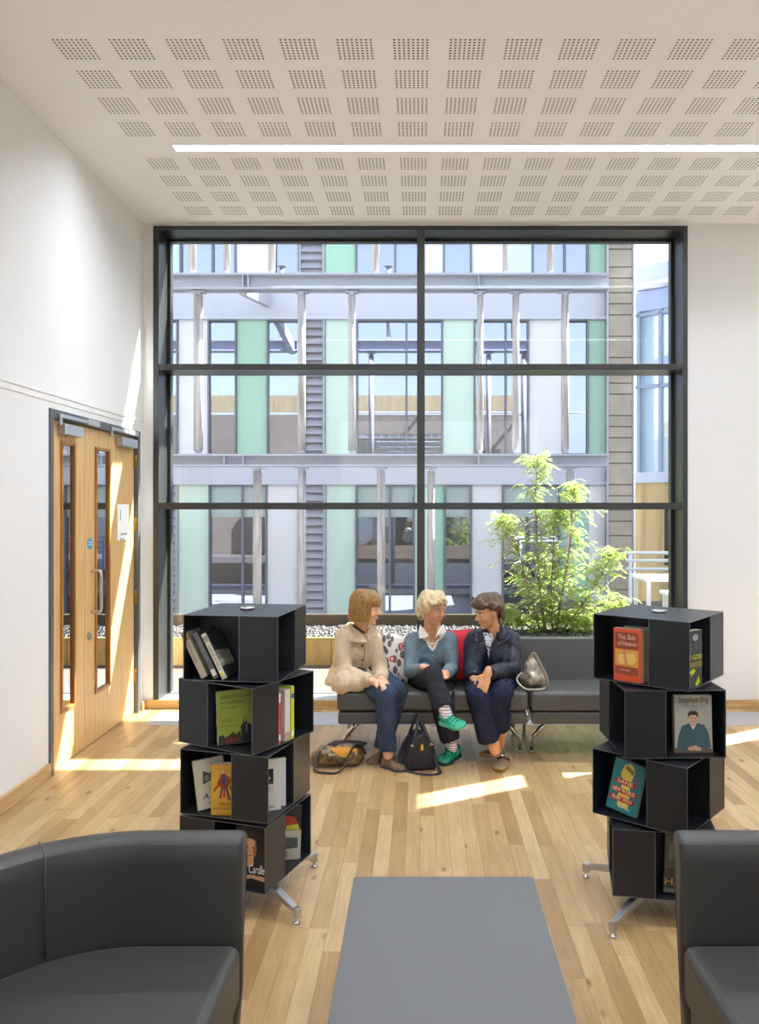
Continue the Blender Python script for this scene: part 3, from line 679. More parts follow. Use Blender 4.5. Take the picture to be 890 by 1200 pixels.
# ---- revolving bookcases ----
BS = mat('black_steel', (34, 36, 40), .34, .25, .5)
BE = mat('steel_edge', (120, 124, 132), .3, .8)
SA, SH_, SG, SB = .395, .264, .012, .115
def unit_z(k): return SB+(3-k)*(SH_+SG)     # k=0 topmost
CASES = {}
def bookcase(key, label, cx, cy, rots, types):
    t = thing('revolving_bookcase', label, 'bookcase', (cx, cy, 0), 'black steel revolving bookcases')
    a, d, th = SA/2, SA*.41, .003
    for k in range(4):
        M = Matrix.Translation((cx, cy, unit_z(k))) @ rz(math.radians(rots[k]))
        g = G().box(-a, a, -a, a, 0, th, M=M).box(-a, a, -a, a, SH_-th, SH_, M=M)
        for q in range(4):
            R = M @ rz(q*PI/2)
            if types[k] == 1:
                g.box(a-d, a, -a, -a+th, th, SH_-th, M=R); g.box(-a+th, a-d, -a+d, -a+d+th, th, SH_-th, M=R)
            else:
                g.box(-a, -a+d, -a, -a+th, th, SH_-th, M=R); g.box(-a+d, a-th, -a+d, -a+d+th, th, SH_-th, M=R)
        u = g.build('shelf_unit', BS, t)
        # bright sheared sheet edges
        g = G(); e = .0012
        for q in range(4):
            R = M @ rz(q*PI/2)
            g.box(-a, a, -a-e, -a, 0, th*.8, M=R).box(-a, a, -a-e, -a, SH_-th*.8, SH_, M=R)
            xs = (a-d) if types[k] == 1 else (-a+d-th)
            g.box(xs, xs+th*.8, -a-e, -a, th, SH_-th, M=R); g.box(-a-e, -a+.0012, -a-e, -a, th, SH_-th, M=R)
        g.build('sheet_edge', BE, u)
        if k: G().cyl((cx, cy, unit_z(k)+SH_), (cx, cy, unit_z(k)+SH_+SG), .05, n=24).build('swivel_ring', BLKM, t)
    zt = unit_z(0)+SH_
    G().lathe([(.0, 0), (.03, 0), (.03, .01), (.027, .013), (0.001, .013)], (cx, cy, zt)).build('top_cap', CHR, t)
    G().lathe([(0.001, -.03), (.05, -.03), (.05, 0), (.001, 0)], (cx, cy, SB)).build('hub', BLKM, t)
    for q in range(4):
        an = PI/4+q*PI/2; dx, dy = math.cos(an), math.sin(an)
        p = [(cx+dx*.03, cy+dy*.03, SB-.014), (cx+dx*.17, cy+dy*.17, SB-.022), (cx+dx*.352, cy+dy*.352, .05)]
        g = G()
        sx, sy = -dy, dx
        for i in range(2):
            pa, pb = V(p[i]), V(p[i+1]); wd = (.018, .017, .012); hh = (.016, .016, .009)
            vs = []
            for (pp, j) in ((pa, i), (pb, i+1)):
                for (u_, v_) in ((-1, -1), (1, -1), (1, 1), (-1, 1)): vs.append(g.bm.verts.new(pp+V((sx*wd[j]*u_, sy*wd[j]*u_, hh[j]*v_))))
            for f in ((0, 1, 2, 3), (7, 6, 5, 4), (0, 4, 5, 1), (1, 5, 6, 2), (2, 6, 7, 3), (3, 7, 4, 0)): g.bm.faces.new([vs[x] for x in f])
        bmesh.ops.recalc_face_normals(g.bm, faces=g.bm.faces)
        ex, ey = cx+dx*.352, cy+dy*.352
        g.box(-.013, .013, -.013, .013, .026, .064, M=Matrix.Translation((ex, ey, 0)) @ rz(an))
        lg = g.build('leg', STEEL, t, bevel=.002)
        G().lathe([(.001, 0), (.015, 0), (.016, .005), (.008, .012), (.005, .014), (.005, .027), (.001, .027)], (ex, ey, 0), 16).build('foot', CHR, lg)
    CASES[key] = (cx, cy, rots, types); return t
bookcase('L', 'black revolving bookcase of four stacked boxes nearest to the oak doors', -.735, 3.445, (-8, -29.5, -16.5, -19), (1, 2, 1, 2))
bookcase('R', 'black revolving bookcase of four stacked boxes before the empty sofa unit', .985, 3.345, (-38, 1.5, -40, -10), (1, 2, 1, 2))
# ---------------- books ----------------
PAGES = mat('page_block', (216, 206, 182), .8)
def face_frame(key, k, face):
    """origin at the bottom middle of the face, x right as one faces it, y inwards, z up"""
    cx, cy, rots, types = CASES[key]
    return Matrix.Translation((cx, cy, unit_z(k)+.0035)) @ rz(math.radians(rots[k])) @ rz({0: 0, 1: PI/2, 3: -PI/2}[face]) @ Matrix.Translation((0, -SA/2, 0))
def flat(g, pts, y, m):   # flat printed shape on the front cover
    g.prism([(x, y, z) for x, z in pts], (0, -.0004, 0), m)
def circ(x, z, rx, rz_, n=18): return [(x+rx*math.cos(2*PI*i/n), z+rz_*math.sin(2*PI*i/n)) for i in range(n)]
def book(label, key, k, face, x, y, w, h, t, yaw=0, lean=0, tilt=0, cover=(200, 200, 200), spine=None, cat='book', art=None, gloss=.35, group=None, soft=True, pages=PAGES):
    """front cover on y=0 facing the viewer at yaw 0; spine along x=0. x,y: where the pivot corner stands in the compartment"""
    Fm = face_frame(key, k, face)
    B = Matrix.Rotation(math.radians(lean), 4, 'Y') @ Matrix.Rotation(math.radians(tilt), 4, 'X') @ rz(math.radians(yaw))
    cs = [B @ V((px, py, pz)) for px in (0, w) for py in (0, t) for pz in (0, h)]
    M = Fm @ Matrix.Translation((x, y, -min(c.z for c in cs))) @ B
    o = M @ V((w/2, t/2, 0))
    tb = thing('book', label, cat, o, group)
    cm = mat('cover_%d_%d_%d' % cover, cover, gloss); sm = mat('cover_%d_%d_%d' % spine, spine, gloss) if spine else cm
    c = .0016 if soft else .0026; ov = 0 if soft else .003
    G().box(c, w-ov-.001, c, t-c, ov, h-ov, M=M).build('pages', pages, tb)
    g = G().box(0, w, 0, c, 0, h, M=M).box(0, w, t-c, t, 0, h, M=M); g.box(-.0004, c, 0, t, 0, h, m=1, M=M)
    cv = g.build('cover', [cm, sm], tb)
    if art: art(tb, M, w, h, t)
    return tb
def art_part(name, tb, M, shapes, cols):
    g = G()
    for i, (pts, m) in enumerate(shapes): flat(g, pts, -.0003-.00035*i, m)
    g.xf(M); return g.build(name, [mat('ink_%d_%d_%d' % c, c, .4) for c in cols], tb)
def txt(tb, M, s, size, x, z, col, width=None, lay=6, spine=False, align='LEFT', t=0, name='title', shear=0):
    if spine: T = M @ Matrix(((0, 0, -1, -.0012), (0, 1, 0, 0), (1, 0, 0, 0), (0, 0, 0, 1))) @ Matrix(((0, -1, 0, z), (0, 0, 1, 0), (0, 0, 0, 1), (0, 0, 0, 1)))
    else: T = M @ Matrix.Translation((x, -.0004-.0004*lay, z)) @ Matrix.Rotation(PI/2, 4, 'X')
    return text_mesh(s, size, T, mat('ink_%d_%d_%d' % col, col, .4), name, tb, .0003, align, width, shear)
def stxt(tb, M, s, size, z, t, col, down=True):
    """lettering running down the spine: letters' up points to +y (book thickness), reading downwards"""
    T = M @ Matrix(((0, 0, -1, -.0008), (0, -1, 0, t*.28 if False else t*.72), (-1, 0, 0, z), (0, 0, 0, 1)))
    # text x -> -z , text y -> -y... keeps letters upright for a head tilted right
    return text_mesh(s, size, T, mat('ink_%d_%d_%d' % col, col, .4), 'spine_lettering', tb, .0003)
def sticker(tb, M, t, z0, z1, col, lab='library_sticker'):
    G().box(-.0014, -.0004, t*.08, t*.92, z0, z1, M=M).build(lab, mat('ink_%d_%d_%d' % col, col, .5), tb)
a_ = SA/2
WHI = (226, 222, 208)
# --- left bookcase, top box, front: three spines leaning left
LN = -27
def spine_art(texts, stick=None, bits=()):
    def f(tb, M, w, h, t):
        for (s, size, z, c) in texts: stxt(tb, M, s, size, z, t, c)
        if stick: sticker(tb, M, t, *stick)
        for (z0, z1, c) in bits: sticker(tb, M, t, z0, z1, c, 'spine_picture')
    return f
def b3(tb, M, w, h, t):
    spine_art([('SUNSHINE ON THE LEITH', .011, .15, (110, 100, 86))], (.012, .036, (230, 228, 220)), [(.165, .19, (150, 140, 128))])(tb, M, w, h, t)
    G().box(-.002, -.0012, t*.2, t*.8, .016, .03, M=M).build('yellow_dot', mat('sticker_yellow', (235, 215, 30), .5), tb)
    art_part('cover_picture', tb, M, [([(0, .0), (w, .0), (w, h), (0, h)], 0), ([(0, h*.25), (w, h*.2), (w, h*.52), (0, h*.6)], 1), ([(0, h*.3), (w, h*.26), (w, h*.34), (0, h*.4)], 2)], [(46, 48, 48), (150, 146, 128), (186, 182, 158)])
book('beige paperback leaning left, first of three spines in top box of left bookcase', 'L', 0, 0, -.105, .02, .13, .205, .028, yaw=90, lean=LN, cover=(186, 174, 146), art=spine_art([('A VISIT TO CASTLES', .011, .165, (96, 84, 66))], None, [(.165, .192, (150, 96, 60))]))
book('dark grey book leaning left between two pale spines in top box', 'L', 0, 0, -.055, .015, .13, .20, .022, yaw=90, lean=LN, cover=(66, 66, 66), spine=(92, 92, 92), art=spine_art([('THE LONG WINTER', .009, .16, (140, 140, 140))], (.012, .04, (222, 218, 206))))
book('pale spined book leaning left with yellow dot label and landscape cover, top box', 'L', 0, 0, -.018, .012, .135, .20, .022, yaw=90, lean=LN, cover=(60, 60, 58), spine=(204, 196, 176), art=b3)
# top box, right face
book('thin white spined book at near edge of top box side opening', 'L', 0, 1, -.183, .004, .12, .2, .007, yaw=90, cover=(214, 196, 186), spine=(224, 204, 196))
book('small brown book lying low inside top box side opening', 'L', 0, 1, -.14, .03, .09, .055, .012, yaw=80, lean=-10, cover=(150, 110, 60))
# --- left bookcase, second box
def green(tb, M, w, h, t):
    dk = (40, 46, 26)
    man = [(w*.66, h*.0), (w*.63, h*.2), (w*.62, h*.32), (w*.68, h*.36), (w*.70, h*.46), (w*.78, h*.475), (w*.80, h*.37), (w*.92, h*.33), (w*.97, h*.18), (w*.97, 0)]
    crowd = [(w*.02, 0), (w*.03, h*.16), (w*.14, h*.20), (w*.2, h*.13), (w*.3, h*.17), (w*.42, h*.23), (w*.5, h*.17), (w*.6, h*.24), (w*.64, h*.12), (w*.99, h*.1), (w*.99, 0)]
    art_part('cover_picture', tb, M, [([(0.0, h*.33), (w, h*.36), (w, h*.365), (0, h*.335)], 0), (crowd, 1), (man, 2), (circ(w*.74, h*.435, w*.05, h*.045), 3), ([(w*.76, h*.35), (w*.80, h*.35), (w*.79, h*.2), (w*.77, h*.2)], 4), ([(w*.2, h*.03), (w*.6, h*.05), (w*.56, h*.12), (w*.24, h*.12)], 5)], [dk, (52, 44, 30), (22, 22, 22), (150, 116, 84), (130, 120, 110), (110, 44, 34)])
    txt(tb, M, "DERMOT O'LEARY", .017, w*.09, h*.86, (64, 74, 20), w*.84); txt(tb, M, 'THE SOUNDTRACK', .0145, w*.09, h*.76, (84, 92, 30), w*.66); txt(tb, M, 'TO MY LIFE', .0145, w*.09, h*.665, (84, 92, 30), w*.43)
    txt(tb, M, "Foll'em", .022, w*.08, h*.42, (150, 90, 20), w*.32)
    sticker(tb, M, t, .012, .04, (226, 222, 214)); sticker(tb, M, t, .085, .1, (236, 232, 224))
book('lime green hardback showing its cover with a dark suited man, second box', 'L', 1, 0, -.002, .022, .15, .218, .022, yaw=48, lean=-3, cover=(150, 160, 52), spine=(196, 186, 180), art=green, soft=False)
book('red and white spined paperback in the side of second box, nearest the panel', 'L', 1, 1, -.012, .008, .12, .205, .014, yaw=90, cover=(196, 74, 50), spine=(190, 66, 44), art=spine_art([], (.012, .035, (232, 230, 224)), [(.168, .205, (232, 226, 216))]))
book('thick cream book standing between red and lime spines', 'L', 1, 1, .046, .006, .13, .212, .035, yaw=90, cover=(214, 206, 184), spine=(218, 210, 190), art=spine_art([], None, [(.0, .035, (190, 150, 128))]))
book('lime yellow spined book second from the right in box of five spines', 'L', 1, 1, .07, .004, .13, .22, .02, yaw=90, cover=(196, 200, 20), spine=(204, 206, 30), art=spine_art([], (.012, .035, (230, 230, 214)), [(.17, .19, (50, 90, 130))]))
book('thin pale paperback right of the lime yellow spine', 'L', 1, 1, .08, .012, .12, .19, .008, yaw=90, cover=(226, 222, 206))
# --- third box
def white_art(tb, M, w, h, t):
    art_part('cover_picture', tb, M, [([(w*.25, h*.5), (w*.3, h*.78), (w*.5, h*.7), (w*.62, h*.8), (w*.86, h*.74), (w*.9, h*.52), (w*.7, h*.46), (w*.5, h*.55)], 0), (circ(w*.4, h*.62, w*.08, h*.06), 1), (circ(w*.75, h*.62, w*.1, h*.05), 1)], [(70, 84, 84), (130, 140, 132)])
    txt(tb, M, 'A Son', .034, w*.2, h*.2, (40, 40, 40), w*.7, shear=.2); txt(tb, M, 'of War', .016, w*.34, h*.1, (90, 50, 40), w*.45, shear=.2)
    stxt(tb, M, 'Storyteller', .013, .15, t, (40, 44, 44))
book('white paperback with inky picture leaning beside the yellow book, third box', 'L', 2, 0, -.135, .03, .125, .2, .022, yaw=38, lean=-8, cover=(214, 206, 184), spine=(222, 214, 194), art=white_art)
def yellow(tb, M, w, h, t):
    R, N, Bq = (150, 60, 40), (64, 62, 96), (214, 190, 160)
    shp = [([(w*.25, h*.34), (w*.75, h*.3), (w*.8, h*.36), (w*.5, h*.42), (w*.28, h*.4)], 3),
           ([(w*.30, h*.33), (w*.36, h*.33), (w*.45, h*.58), (w*.38, h*.6)], 1), ([(w*.62, h*.31), (w*.7, h*.3), (w*.58, h*.58), (w*.5, h*.58)], 1), ([(w*.44, h*.36), (w*.5, h*.36), (w*.52, h*.6), (w*.44, h*.6)], 0),
           ([(w*.22, h*.62), (w*.36, h*.82), (w*.6, h*.8), (w*.72, h*.68), (w*.6, h*.54), (w*.36, h*.54)], 0), ([(w*.36, h*.66), (w*.46, h*.84), (w*.56, h*.7), (w*.5, h*.56)], 1), (circ(w*.42, h*.86, w*.06, h*.035), 2), (circ(w*.64, h*.8, w*.05, h*.03), 2),
           ([(w*.7, h*.6), (w*.92, h*.38), (w*.86, h*.36), (w*.66, h*.54)], 1), ([(w*.08, h*.5), (w*.26, h*.62), (w*.28, h*.58), (w*.12, h*.46)], 0)]
    art_part('cover_picture', tb, M, shp, [R, N, Bq, (220, 130, 40)])
    txt(tb, M, 'TARIQA', .019, w*.5, h*.2, (120, 60, 24), w*.52, align='CENTER', lay=12); txt(tb, M, 'AND OTHER STORIES', .012, w*.5, h*.12, (140, 76, 30), w*.8, align='CENTER', lay=12)
book('golden yellow book with dancing figures showing its cover, third box', 'L', 2, 0, -.064, .012, .115, .205, .036, yaw=14, tilt=0, cover=(206, 160, 56), spine=(206, 160, 56), art=yellow)
def back_white(tb, M, w, h, t):
    art_part('cover_picture', tb, M, [([(w*.1, h*.52), (w*.74, h*.52), (w*.74, h*.82), (w*.1, h*.82)], 0), ([(w*.1, h*.52), (w*.74, h*.52), (w*.74, h*.57), (w*.1, h*.57)], 2), (circ(w*.52, h*.64, w*.14, h*.035), 1), (circ(w*.52, h*.64, w*.06, h*.014), 0)], [(24, 26, 26), (150, 156, 146), (70, 78, 34)])
    for i, q in enumerate((.46, .43, .40, .36)): txt(tb, M, 'the story of one summer by the sea', .006, w*.14, h*q, (140, 138, 130), w*.6)
    txt(tb, M, 'rites', .02, w*.4, h*.06, (120, 64, 40), w*.34)
book('white book with a small dark picture in the side of third box', 'L', 2, 1, -.125, .115, .125, .21, .016, yaw=-52, cover=(220, 216, 204), art=back_white)
book('white and grey striped paperback behind the white book, side of third box', 'L', 2, 1, -.066, .12, .12, .2, .012, yaw=-60, cover=(206, 208, 212), spine=(226, 226, 226))
# --- lowest box
def portrait(tb, M, w, h, t):
    sk, dk = (196, 146, 108), (24, 20, 18)
    art_part('cover_picture', tb, M, [([(w*.02, 0), (w*.03, h*.28), (w*.2, h*.36), (w*.4, h*.4), (w*.62, h*.36), (w*.9, h*.3), (w*.98, .0)], 1), ([(w*.3, h*.36), (w*.42, h*.33), (w*.56, h*.38), (w*.55, h*.52), (w*.3, h*.5)], 0), (circ(w*.45, h*.66, w*.2, h*.19), 0), ([(w*.58, h*.5), (w*.66, h*.7), (w*.62, h*.84), (w*.54, h*.6)], 4),
        ([(w*.2, h*.7), (w*.22, h*.92), (w*.5, h*.97), (w*.72, h*.9), (w*.7, h*.72), (w*.62, h*.82), (w*.4, h*.83), (w*.27, h*.8)], 2), (circ(w*.37, h*.68, w*.035, h*.012), 2), (circ(w*.55, h*.68, w*.035, h*.012), 2), (circ(w*.45, h*.545, w*.07, h*.012), 3), ([(w*.1, h*.1), (w*.5, h*.16), (w*.95, h*.12), (w*.95, h*.2), (w*.5, h*.22), (w*.1, h*.18)], 0)], [sk, (18, 18, 20), (40, 28, 22), (150, 84, 70), (140, 94, 64)])
    txt(tb, M, 'Matt Cardle', .05, w*.0, h*.25, (236, 236, 236), w*.9, lay=12, shear=.3)
book('black hardback with a smiling dark haired man and white signature, lowest box', 'L', 3, 0, .048, .03, .142, .235, .02, yaw=2, cover=(20, 20, 22), art=portrait, soft=False)
def comic(tb, M, w, h, t):
    art_part('cover_picture', tb, M, [([(0, h*.55), (w, h*.55), (w, h), (0, h)], 0), ([(w*.2, h*.6), (w*.9, h*.66), (w*.8, h*.8), (w*.3, h*.85)], 1), ([(w*.5, h*.56), (w*.95, h*.56), (w*.9, h*.66), (w*.55, h*.64)], 2), ([(w*.05, h*.3), (w*.6, h*.32), (w*.5, h*.53), (w*.1, h*.53)], 3), ([(w*.5, h*.2), (w*.9, h*.22), (w*.9, h*.4), (w*.55, h*.42)], 4), ([(w*.3, h*.05), (w*.6, h*.05), (w*.6, h*.16), (w*.3, h*.16)], 3)], [(40, 36, 40), (170, 60, 36), (180, 190, 50), (130, 134, 120), (70, 78, 70)])
book('glossy magazine with collage cover leaning in the lowest box side', 'L', 3, 1, .05, .13, .14, .225, .02, yaw=-55, lean=4, cover=(186, 182, 164), spine=(206, 200, 180), art=comic, cat='magazine')
# --- right bookcase, top box
def red(tb, M, w, h, t):
    art_part('cover_picture', tb, M, [([(w*.06, h*.62), (w*.88, h*.62), (w*.88, h*.93), (w*.06, h*.93)], 0), ([(w*.06, h*.3), (w*.88, h*.28), (w*.88, h*.6), (w*.06, h*.6)], 1), ([(w*.06, h*.14), (w*.88, h*.12), (w*.88, h*.27), (w*.06, h*.27)], 0), (circ(w*.6, h*.44, w*.2, h*.11), 2), (circ(w*.3, h*.42, w*.14, h*.1), 2), ([(w*.44, h*.3), (w*.52, h*.3), (w*.4, h*.6), (w*.34, h*.6)], 3)], [(140, 62, 42), (206, 150, 60), (222, 180, 100), (196, 120, 90)])
    txt(tb, M, 'The Skin', .028, w*.16, h*.8, (224, 190, 160), w*.62); txt(tb, M, 'of Heaven', .026, w*.16, h*.68, (224, 190, 160), w*.66); txt(tb, M, 'A NOVEL', .01, w*.2, h*.2, (220, 170, 140), w*.4)
book('bright orange red book standing face out in top box of right bookcase', 'R', 0, 3 if False else 0, -.115, .012, .118, .21, .03, yaw=0, cover=(206, 78, 40), art=red)
book('pale hardback standing close behind the orange red book', 'R', 0, 0, -.09, .05, .13, .215, .028, yaw=2, cover=(150, 140, 110), spine=(150, 140, 110))
def god(tb, M, w, h, t):
    art_part('cover_picture', tb, M, [([(0, h*.36), (w, h*.36), (w, h*.46), (0, h*.44)], 0), ([(w*.1, h*.24), (w*.5, h*.34), (w*.62, h*.3), (w*.5, h*.24), (w*.3, h*.2), (w*.46, h*.26)], 1), ([(w*.6, h*.06), (w*.8, h*.2), (w*.86, h*.08), (w*.7, h*.02)], 1), (circ(w*.6, h*.88, w*.16, h*.06), 2)], [(112, 96, 40), (190, 200, 20), (150, 156, 160)])
    txt(tb, M, 'LORD', .034, w*.08, h*.68, (70, 78, 84), w*.8); txt(tb, M, 'OF GOD', .026, w*.04, h*.5, (206, 214, 20), w*.9)
book('black book with yellow lettering in the side of right bookcase top box', 'R', 0, 1, -.195, .02, .115, .22, .03, yaw=-14, cover=(32, 36, 38), art=god)
# --- right bookcase, second box
def fry(tb, M, w, h, t):
    tl, sk = (62, 92, 98), (206, 160, 128)
    art_part('cover_picture', tb, M, [([(0, 0), (w, 0), (w, h*.07), (0, h*.09)], 3), ([(w*.05, h*.07), (w*.1, h*.3), (w*.2, h*.47), (w*.4, h*.52), (w*.62, h*.52), (w*.8, h*.48), (w*.9, h*.34), (w*.96, h*.09), (w*.8, h*.06), (w*.2, h*.04)], 0), ([(w*.4, h*.52), (w*.49, h*.4), (w*.6, h*.52)], 4), ([(w*.42, h*.5), (w*.5, h*.44), (w*.58, h*.5), (w*.58, h*.6), (w*.42, h*.6)], 1), (circ(w*.5, h*.6, w*.12, h*.11), 1),
        ([(w*.36, h*.62), (w*.35, h*.69), (w*.42, h*.73), (w*.56, h*.73), (w*.63, h*.68), (w*.62, h*.61), (w*.57, h*.66), (w*.42, h*.66)], 2), (circ(w*.45, h*.605, w*.02, h*.008), 2), (circ(w*.55, h*.605, w*.02, h*.008), 2), (circ(w*.5, h*.545, w*.04, h*.008), 5), (circ(w*.43, h*.08, w*.1, h*.035), 1), (circ(w*.6, h*.075, w*.1, h*.035), 1), (circ(w*.52, h*.105, w*.08, h*.03), 1)], [tl, sk, (44, 38, 34), (108, 84, 70), (222, 220, 214), (150, 90, 80)])
    txt(tb, M, 'Stephen Fry', .034, w*.5, h*.87, (84, 60, 46), w*.8, align='CENTER', lay=12); txt(tb, M, 'More Fool Me', .022, w*.5, h*.79, (110, 136, 150), w*.6, align='CENTER', lay=12); txt(tb, M, 'A MEMOIR', .008, w*.5, h*.75, (110, 100, 90), w*.24, align='CENTER', lay=12)
book('pale grey hardback with man in teal jumper on the cover, second box', 'R', 1, 0, .016, .05, .15, .225, .026, yaw=0, tilt=-3, cover=(186, 182, 166), art=fry, soft=False, gloss=.25)
# --- third box
def wax(tb, M, w, h, t):
    Yl, R = (222, 196, 86), (166, 48, 38)
    shp = [([(w*.36, h*.1), (w*.3, h*.3), (w*.38, h*.55), (w*.36, h*.64), (w*.27, h*.7), (w*.3, h*.82), (w*.36, h*.92), (w*.5, h*.97), (w*.64, h*.93), (w*.7, h*.82), (w*.66, h*.68), (w*.62, h*.56), (w*.68, h*.4), (w*.7, h*.1)], 0), ([(w*.36, h*.86), (w*.66, h*.76), (w*.68, h*.84), (w*.44, h*.93)], 2), (circ(w*.8, h*.7, w*.1, h*.06), 3), (circ(w*.8, h*.7, w*.06, h*.035), 4)]
    for z0, x0, x1 in ((.53, .14, .82), (.36, .1, .9), (.2, .06, .84)): shp.append(([(w*x0, h*z0), (w*x1, h*(z0+.0)), (w*(x1+.04), h*(z0+.05)), (w*x1, h*(z0+.1)), (w*x0, h*(z0+.1)), (w*(x0-.04), h*(z0+.05))], 1))
    art_part('cover_picture', tb, M, shp, [Yl, R, (120, 110, 40), (130, 90, 84), (36, 122, 124)])
    for s, z, wd in (('SANE', .555, .5), ('NEW WORLD', .385, .72), ('RUBY WAX', .225, .66)): txt(tb, M, s, .021, w*.48, h*z, (244, 226, 170), w*wd, align='CENTER', lay=12)
    txt(tb, M, 'TAMING', .008, w*.3, h*.13, (190, 210, 200), w*.28, lay=12); txt(tb, M, 'THE MIND', .009, w*.4, h*.08, (200, 214, 200), w*.4, lay=12)
book('teal book with a yellow head and red ribbons tilting in third box', 'R', 2, 0, -.158, .035, .132, .205, .024, yaw=0, lean=9, tilt=-8, cover=(34, 118, 122), art=wax)
def haan(tb, M, w, h, t):
    art_part('cover_picture', tb, M, [([(w*.02, h*.4), (w*.9, h*.5), (w*.9, h*.97), (w*.02, h*.97)], 0), ([(w*.1, h*.55), (w*.4, h*.6), (w*.5, h*.8), (w*.12, h*.84)], 1), ([(0, 0), (w, 0), (w, h*.05), (0, h*.08)], 1)], [(78, 80, 74), (112, 114, 104)])
    txt(tb, M, 'LENA', .036, w*.34, h*.3, (150, 140, 90), w*.6, lay=8); txt(tb, M, 'HAAN', .038, w*.0, h*.14, (206, 160, 50), w*.9, lay=8)
book('dark photo covered book with golden capitals in lowest box of right bookcase', 'R', 3, 0, .0, .05, .15, .235, .024, yaw=2, lean=2, cover=(56, 57, 52), art=haan)
# ---------------- people ----------------
from mathutils.bvhtree import BVHTree
def seat_clamp(bm):
    for v in bm.verts:
        if v.co.y > 5.735: v.co.y = 5.735+(v.co.y-5.735)*.1
        if v.co.y > 5.19 and v.co.z > .29:
            zz = .4535-.062*(v.co.y-5.2)
            if v.co.z < zz: v.co.z = zz
def remesh(g, voxel, name, mats, parent, smooth=4, amp=0, freq=9, aniso=(1, 1, 1), cut=None, seed=0, sit=False):
    me = bpy.data.meshes.new('tmp'); g.bm.to_mesh(me); g.bm.free()
    o = bpy.data.objects.new('tmp', me); COL.objects.link(o)
    r = o.modifiers.new('r', 'REMESH'); r.mode = 'VOXEL'; r.voxel_size = voxel; r.use_smooth_shade = True
    s = o.modifiers.new('s', 'SMOOTH'); s.iterations = smooth; s.factor = .5
    m2 = bpy.data.meshes.new_from_object(o.evaluated_get(bpy.context.evaluated_depsgraph_get()))
    bpy.data.objects.remove(o, do_unlink=True); bpy.data.meshes.remove(me)
    bm = bmesh.new(); bm.from_mesh(m2); bpy.data.meshes.remove(m2)
    if amp:
        bm.normal_update(); sh = V((seed*3.1, seed*1.7, 0)); mv = []
        for v in bm.verts:
            q = V((v.co.x*aniso[0], v.co.y*aniso[1], v.co.z*aniso[2]))*freq+sh
            n = noise.noise(q)+.5*noise.noise(q*2.1)+.9*(abs(noise.noise(q*1.3+V((7, 3, 1))))-.25); mv.append(v.normal*(amp*n))
        for v, d in zip(bm.verts, mv): v.co += d
    if cut:
        for (co, no) in cut:
            bmesh.ops.bisect_plane(bm, geom=bm.verts[:]+bm.edges[:]+bm.faces[:], plane_co=co, plane_no=no, clear_outer=True)
    if sit: seat_clamp(bm)
    bvh = BVHTree.FromBMesh(bm)
    h = G(); h.bm.free(); h.bm = bm
    ob = h.build(name, mats, parent, smooth=True); return ob, bvh
def frame(f, up=V((0, 0, 1))):
    f = V(f).normalized(); r = f.cross(up).normalized(); u = r.cross(f)   # r = viewer-independent: subject's right
    return r, f, u
def ribbon(bvh, Ls, Rs, fwd, off, n=6, g=None, m=0):
    """strip of cloth laid on a surface: edge polylines projected along fwd"""
    g = g or G(); fwd = V(fwd).normalized(); rows = []
    for a, b in zip(Ls, Rs):
        row = []
        for i in range(n+1):
            p = V(a).lerp(V(b), i/n); h = bvh.ray_cast(p+fwd*.4, -fwd)
            q = h[0]+fwd*off if h[0] is not None else p
            row.append(g.bm.verts.new(q))
        rows.append(row)
    for A, B in zip(rows, rows[1:]):
        for i in range(n): g.bm.faces.new((A[i], A[i+1], B[i+1], B[i])).material_index = m
    return g
def solid(o, th):
    md = o.modifiers.new('solid', 'SOLIDIFY'); md.thickness = th; md.offset = 0; return o
SKIN = {}
def skin(name, c):
    m = mat(name, c, .5, spec=.35, noise_amt=.06, nscale=30); b = m.node_tree.nodes['Principled BSDF']
    b.inputs['Subsurface Weight'].default_value = .08; b.inputs['Subsurface Radius'].default_value = (.01, .004, .002); return m
def head(g, c, f, s, neck, nr=.05, up=V((0, 0, 1))):
    r, f, u = frame(f, up); c = V(c)
    R = Matrix((r, f, u)).transposed()
    w = lambda x, y, z: c+(r*x+f*y+u*z)*s
    E = lambda x, y, z, a, b, d: g.ell(w(x, y, z), (a*s, b*s, d*s), R)
    E(0, -.07, .15, .325, .40, .35); E(0, .09, -.06, .27, .27, .36); E(0, .10, -.29, .20, .21, .17); E(0, .245, -.40, .09, .075, .075)
    g.limb([(w(0, .335, .06), .032*s), (w(0, .43, -.10), .052*s)], 10); 
    for q in (-1, 1):
        E(q*.045, .385, -.12, .038, .04, .03); E(q*.12, .30, .105, .11, .05, .035); E(q*.155, .235, -.12, .10, .09, .10); E(q*.325, -.03, -.03, .035, .085, .125)
    E(0, .335, -.235, .09, .035, .022); E(0, .325, -.275, .08, .035, .025)
    g.limb([(w(0, -.10, -.15), .21*s), (V(neck), nr)], 14)
    return w, R
def face_parts(w, R, s, parent, iris=(70, 60, 50), lip=(178, 96, 84), brow=(120, 96, 70)):
    EW = mat('eye_white', (228, 222, 214), .3); 
    for q in (-1, 1):
        g = G().ell(w(q*.125, .318, .035), (.052*s, .03*s, .026*s), R, 14, 10); g.ell(w(q*.125, .335, .035), (.022*s, .018*s, .022*s), R, 12, 8, m=1)
        g.build('eye', [EW, mat('iris_%d' % iris[0], iris, .2)], parent)
        G().tube([w(q*.045, .37, .10), w(q*.13, .36, .125), w(q*.21, .31, .105)], [.012*s, .016*s, .008*s], 8).build('eyebrow', mat('brow_%d' % brow[0], brow, .8), parent)
    G().ell(w(0, .352, -.24), (.085*s, .028*s, .014*s), R, 14, 8).ell(w(0, .343, -.272), (.07*s, .028*s, .016*s), R, 14, 8).build('lips', mat('lip_%d' % lip[0], lip, .45), parent)
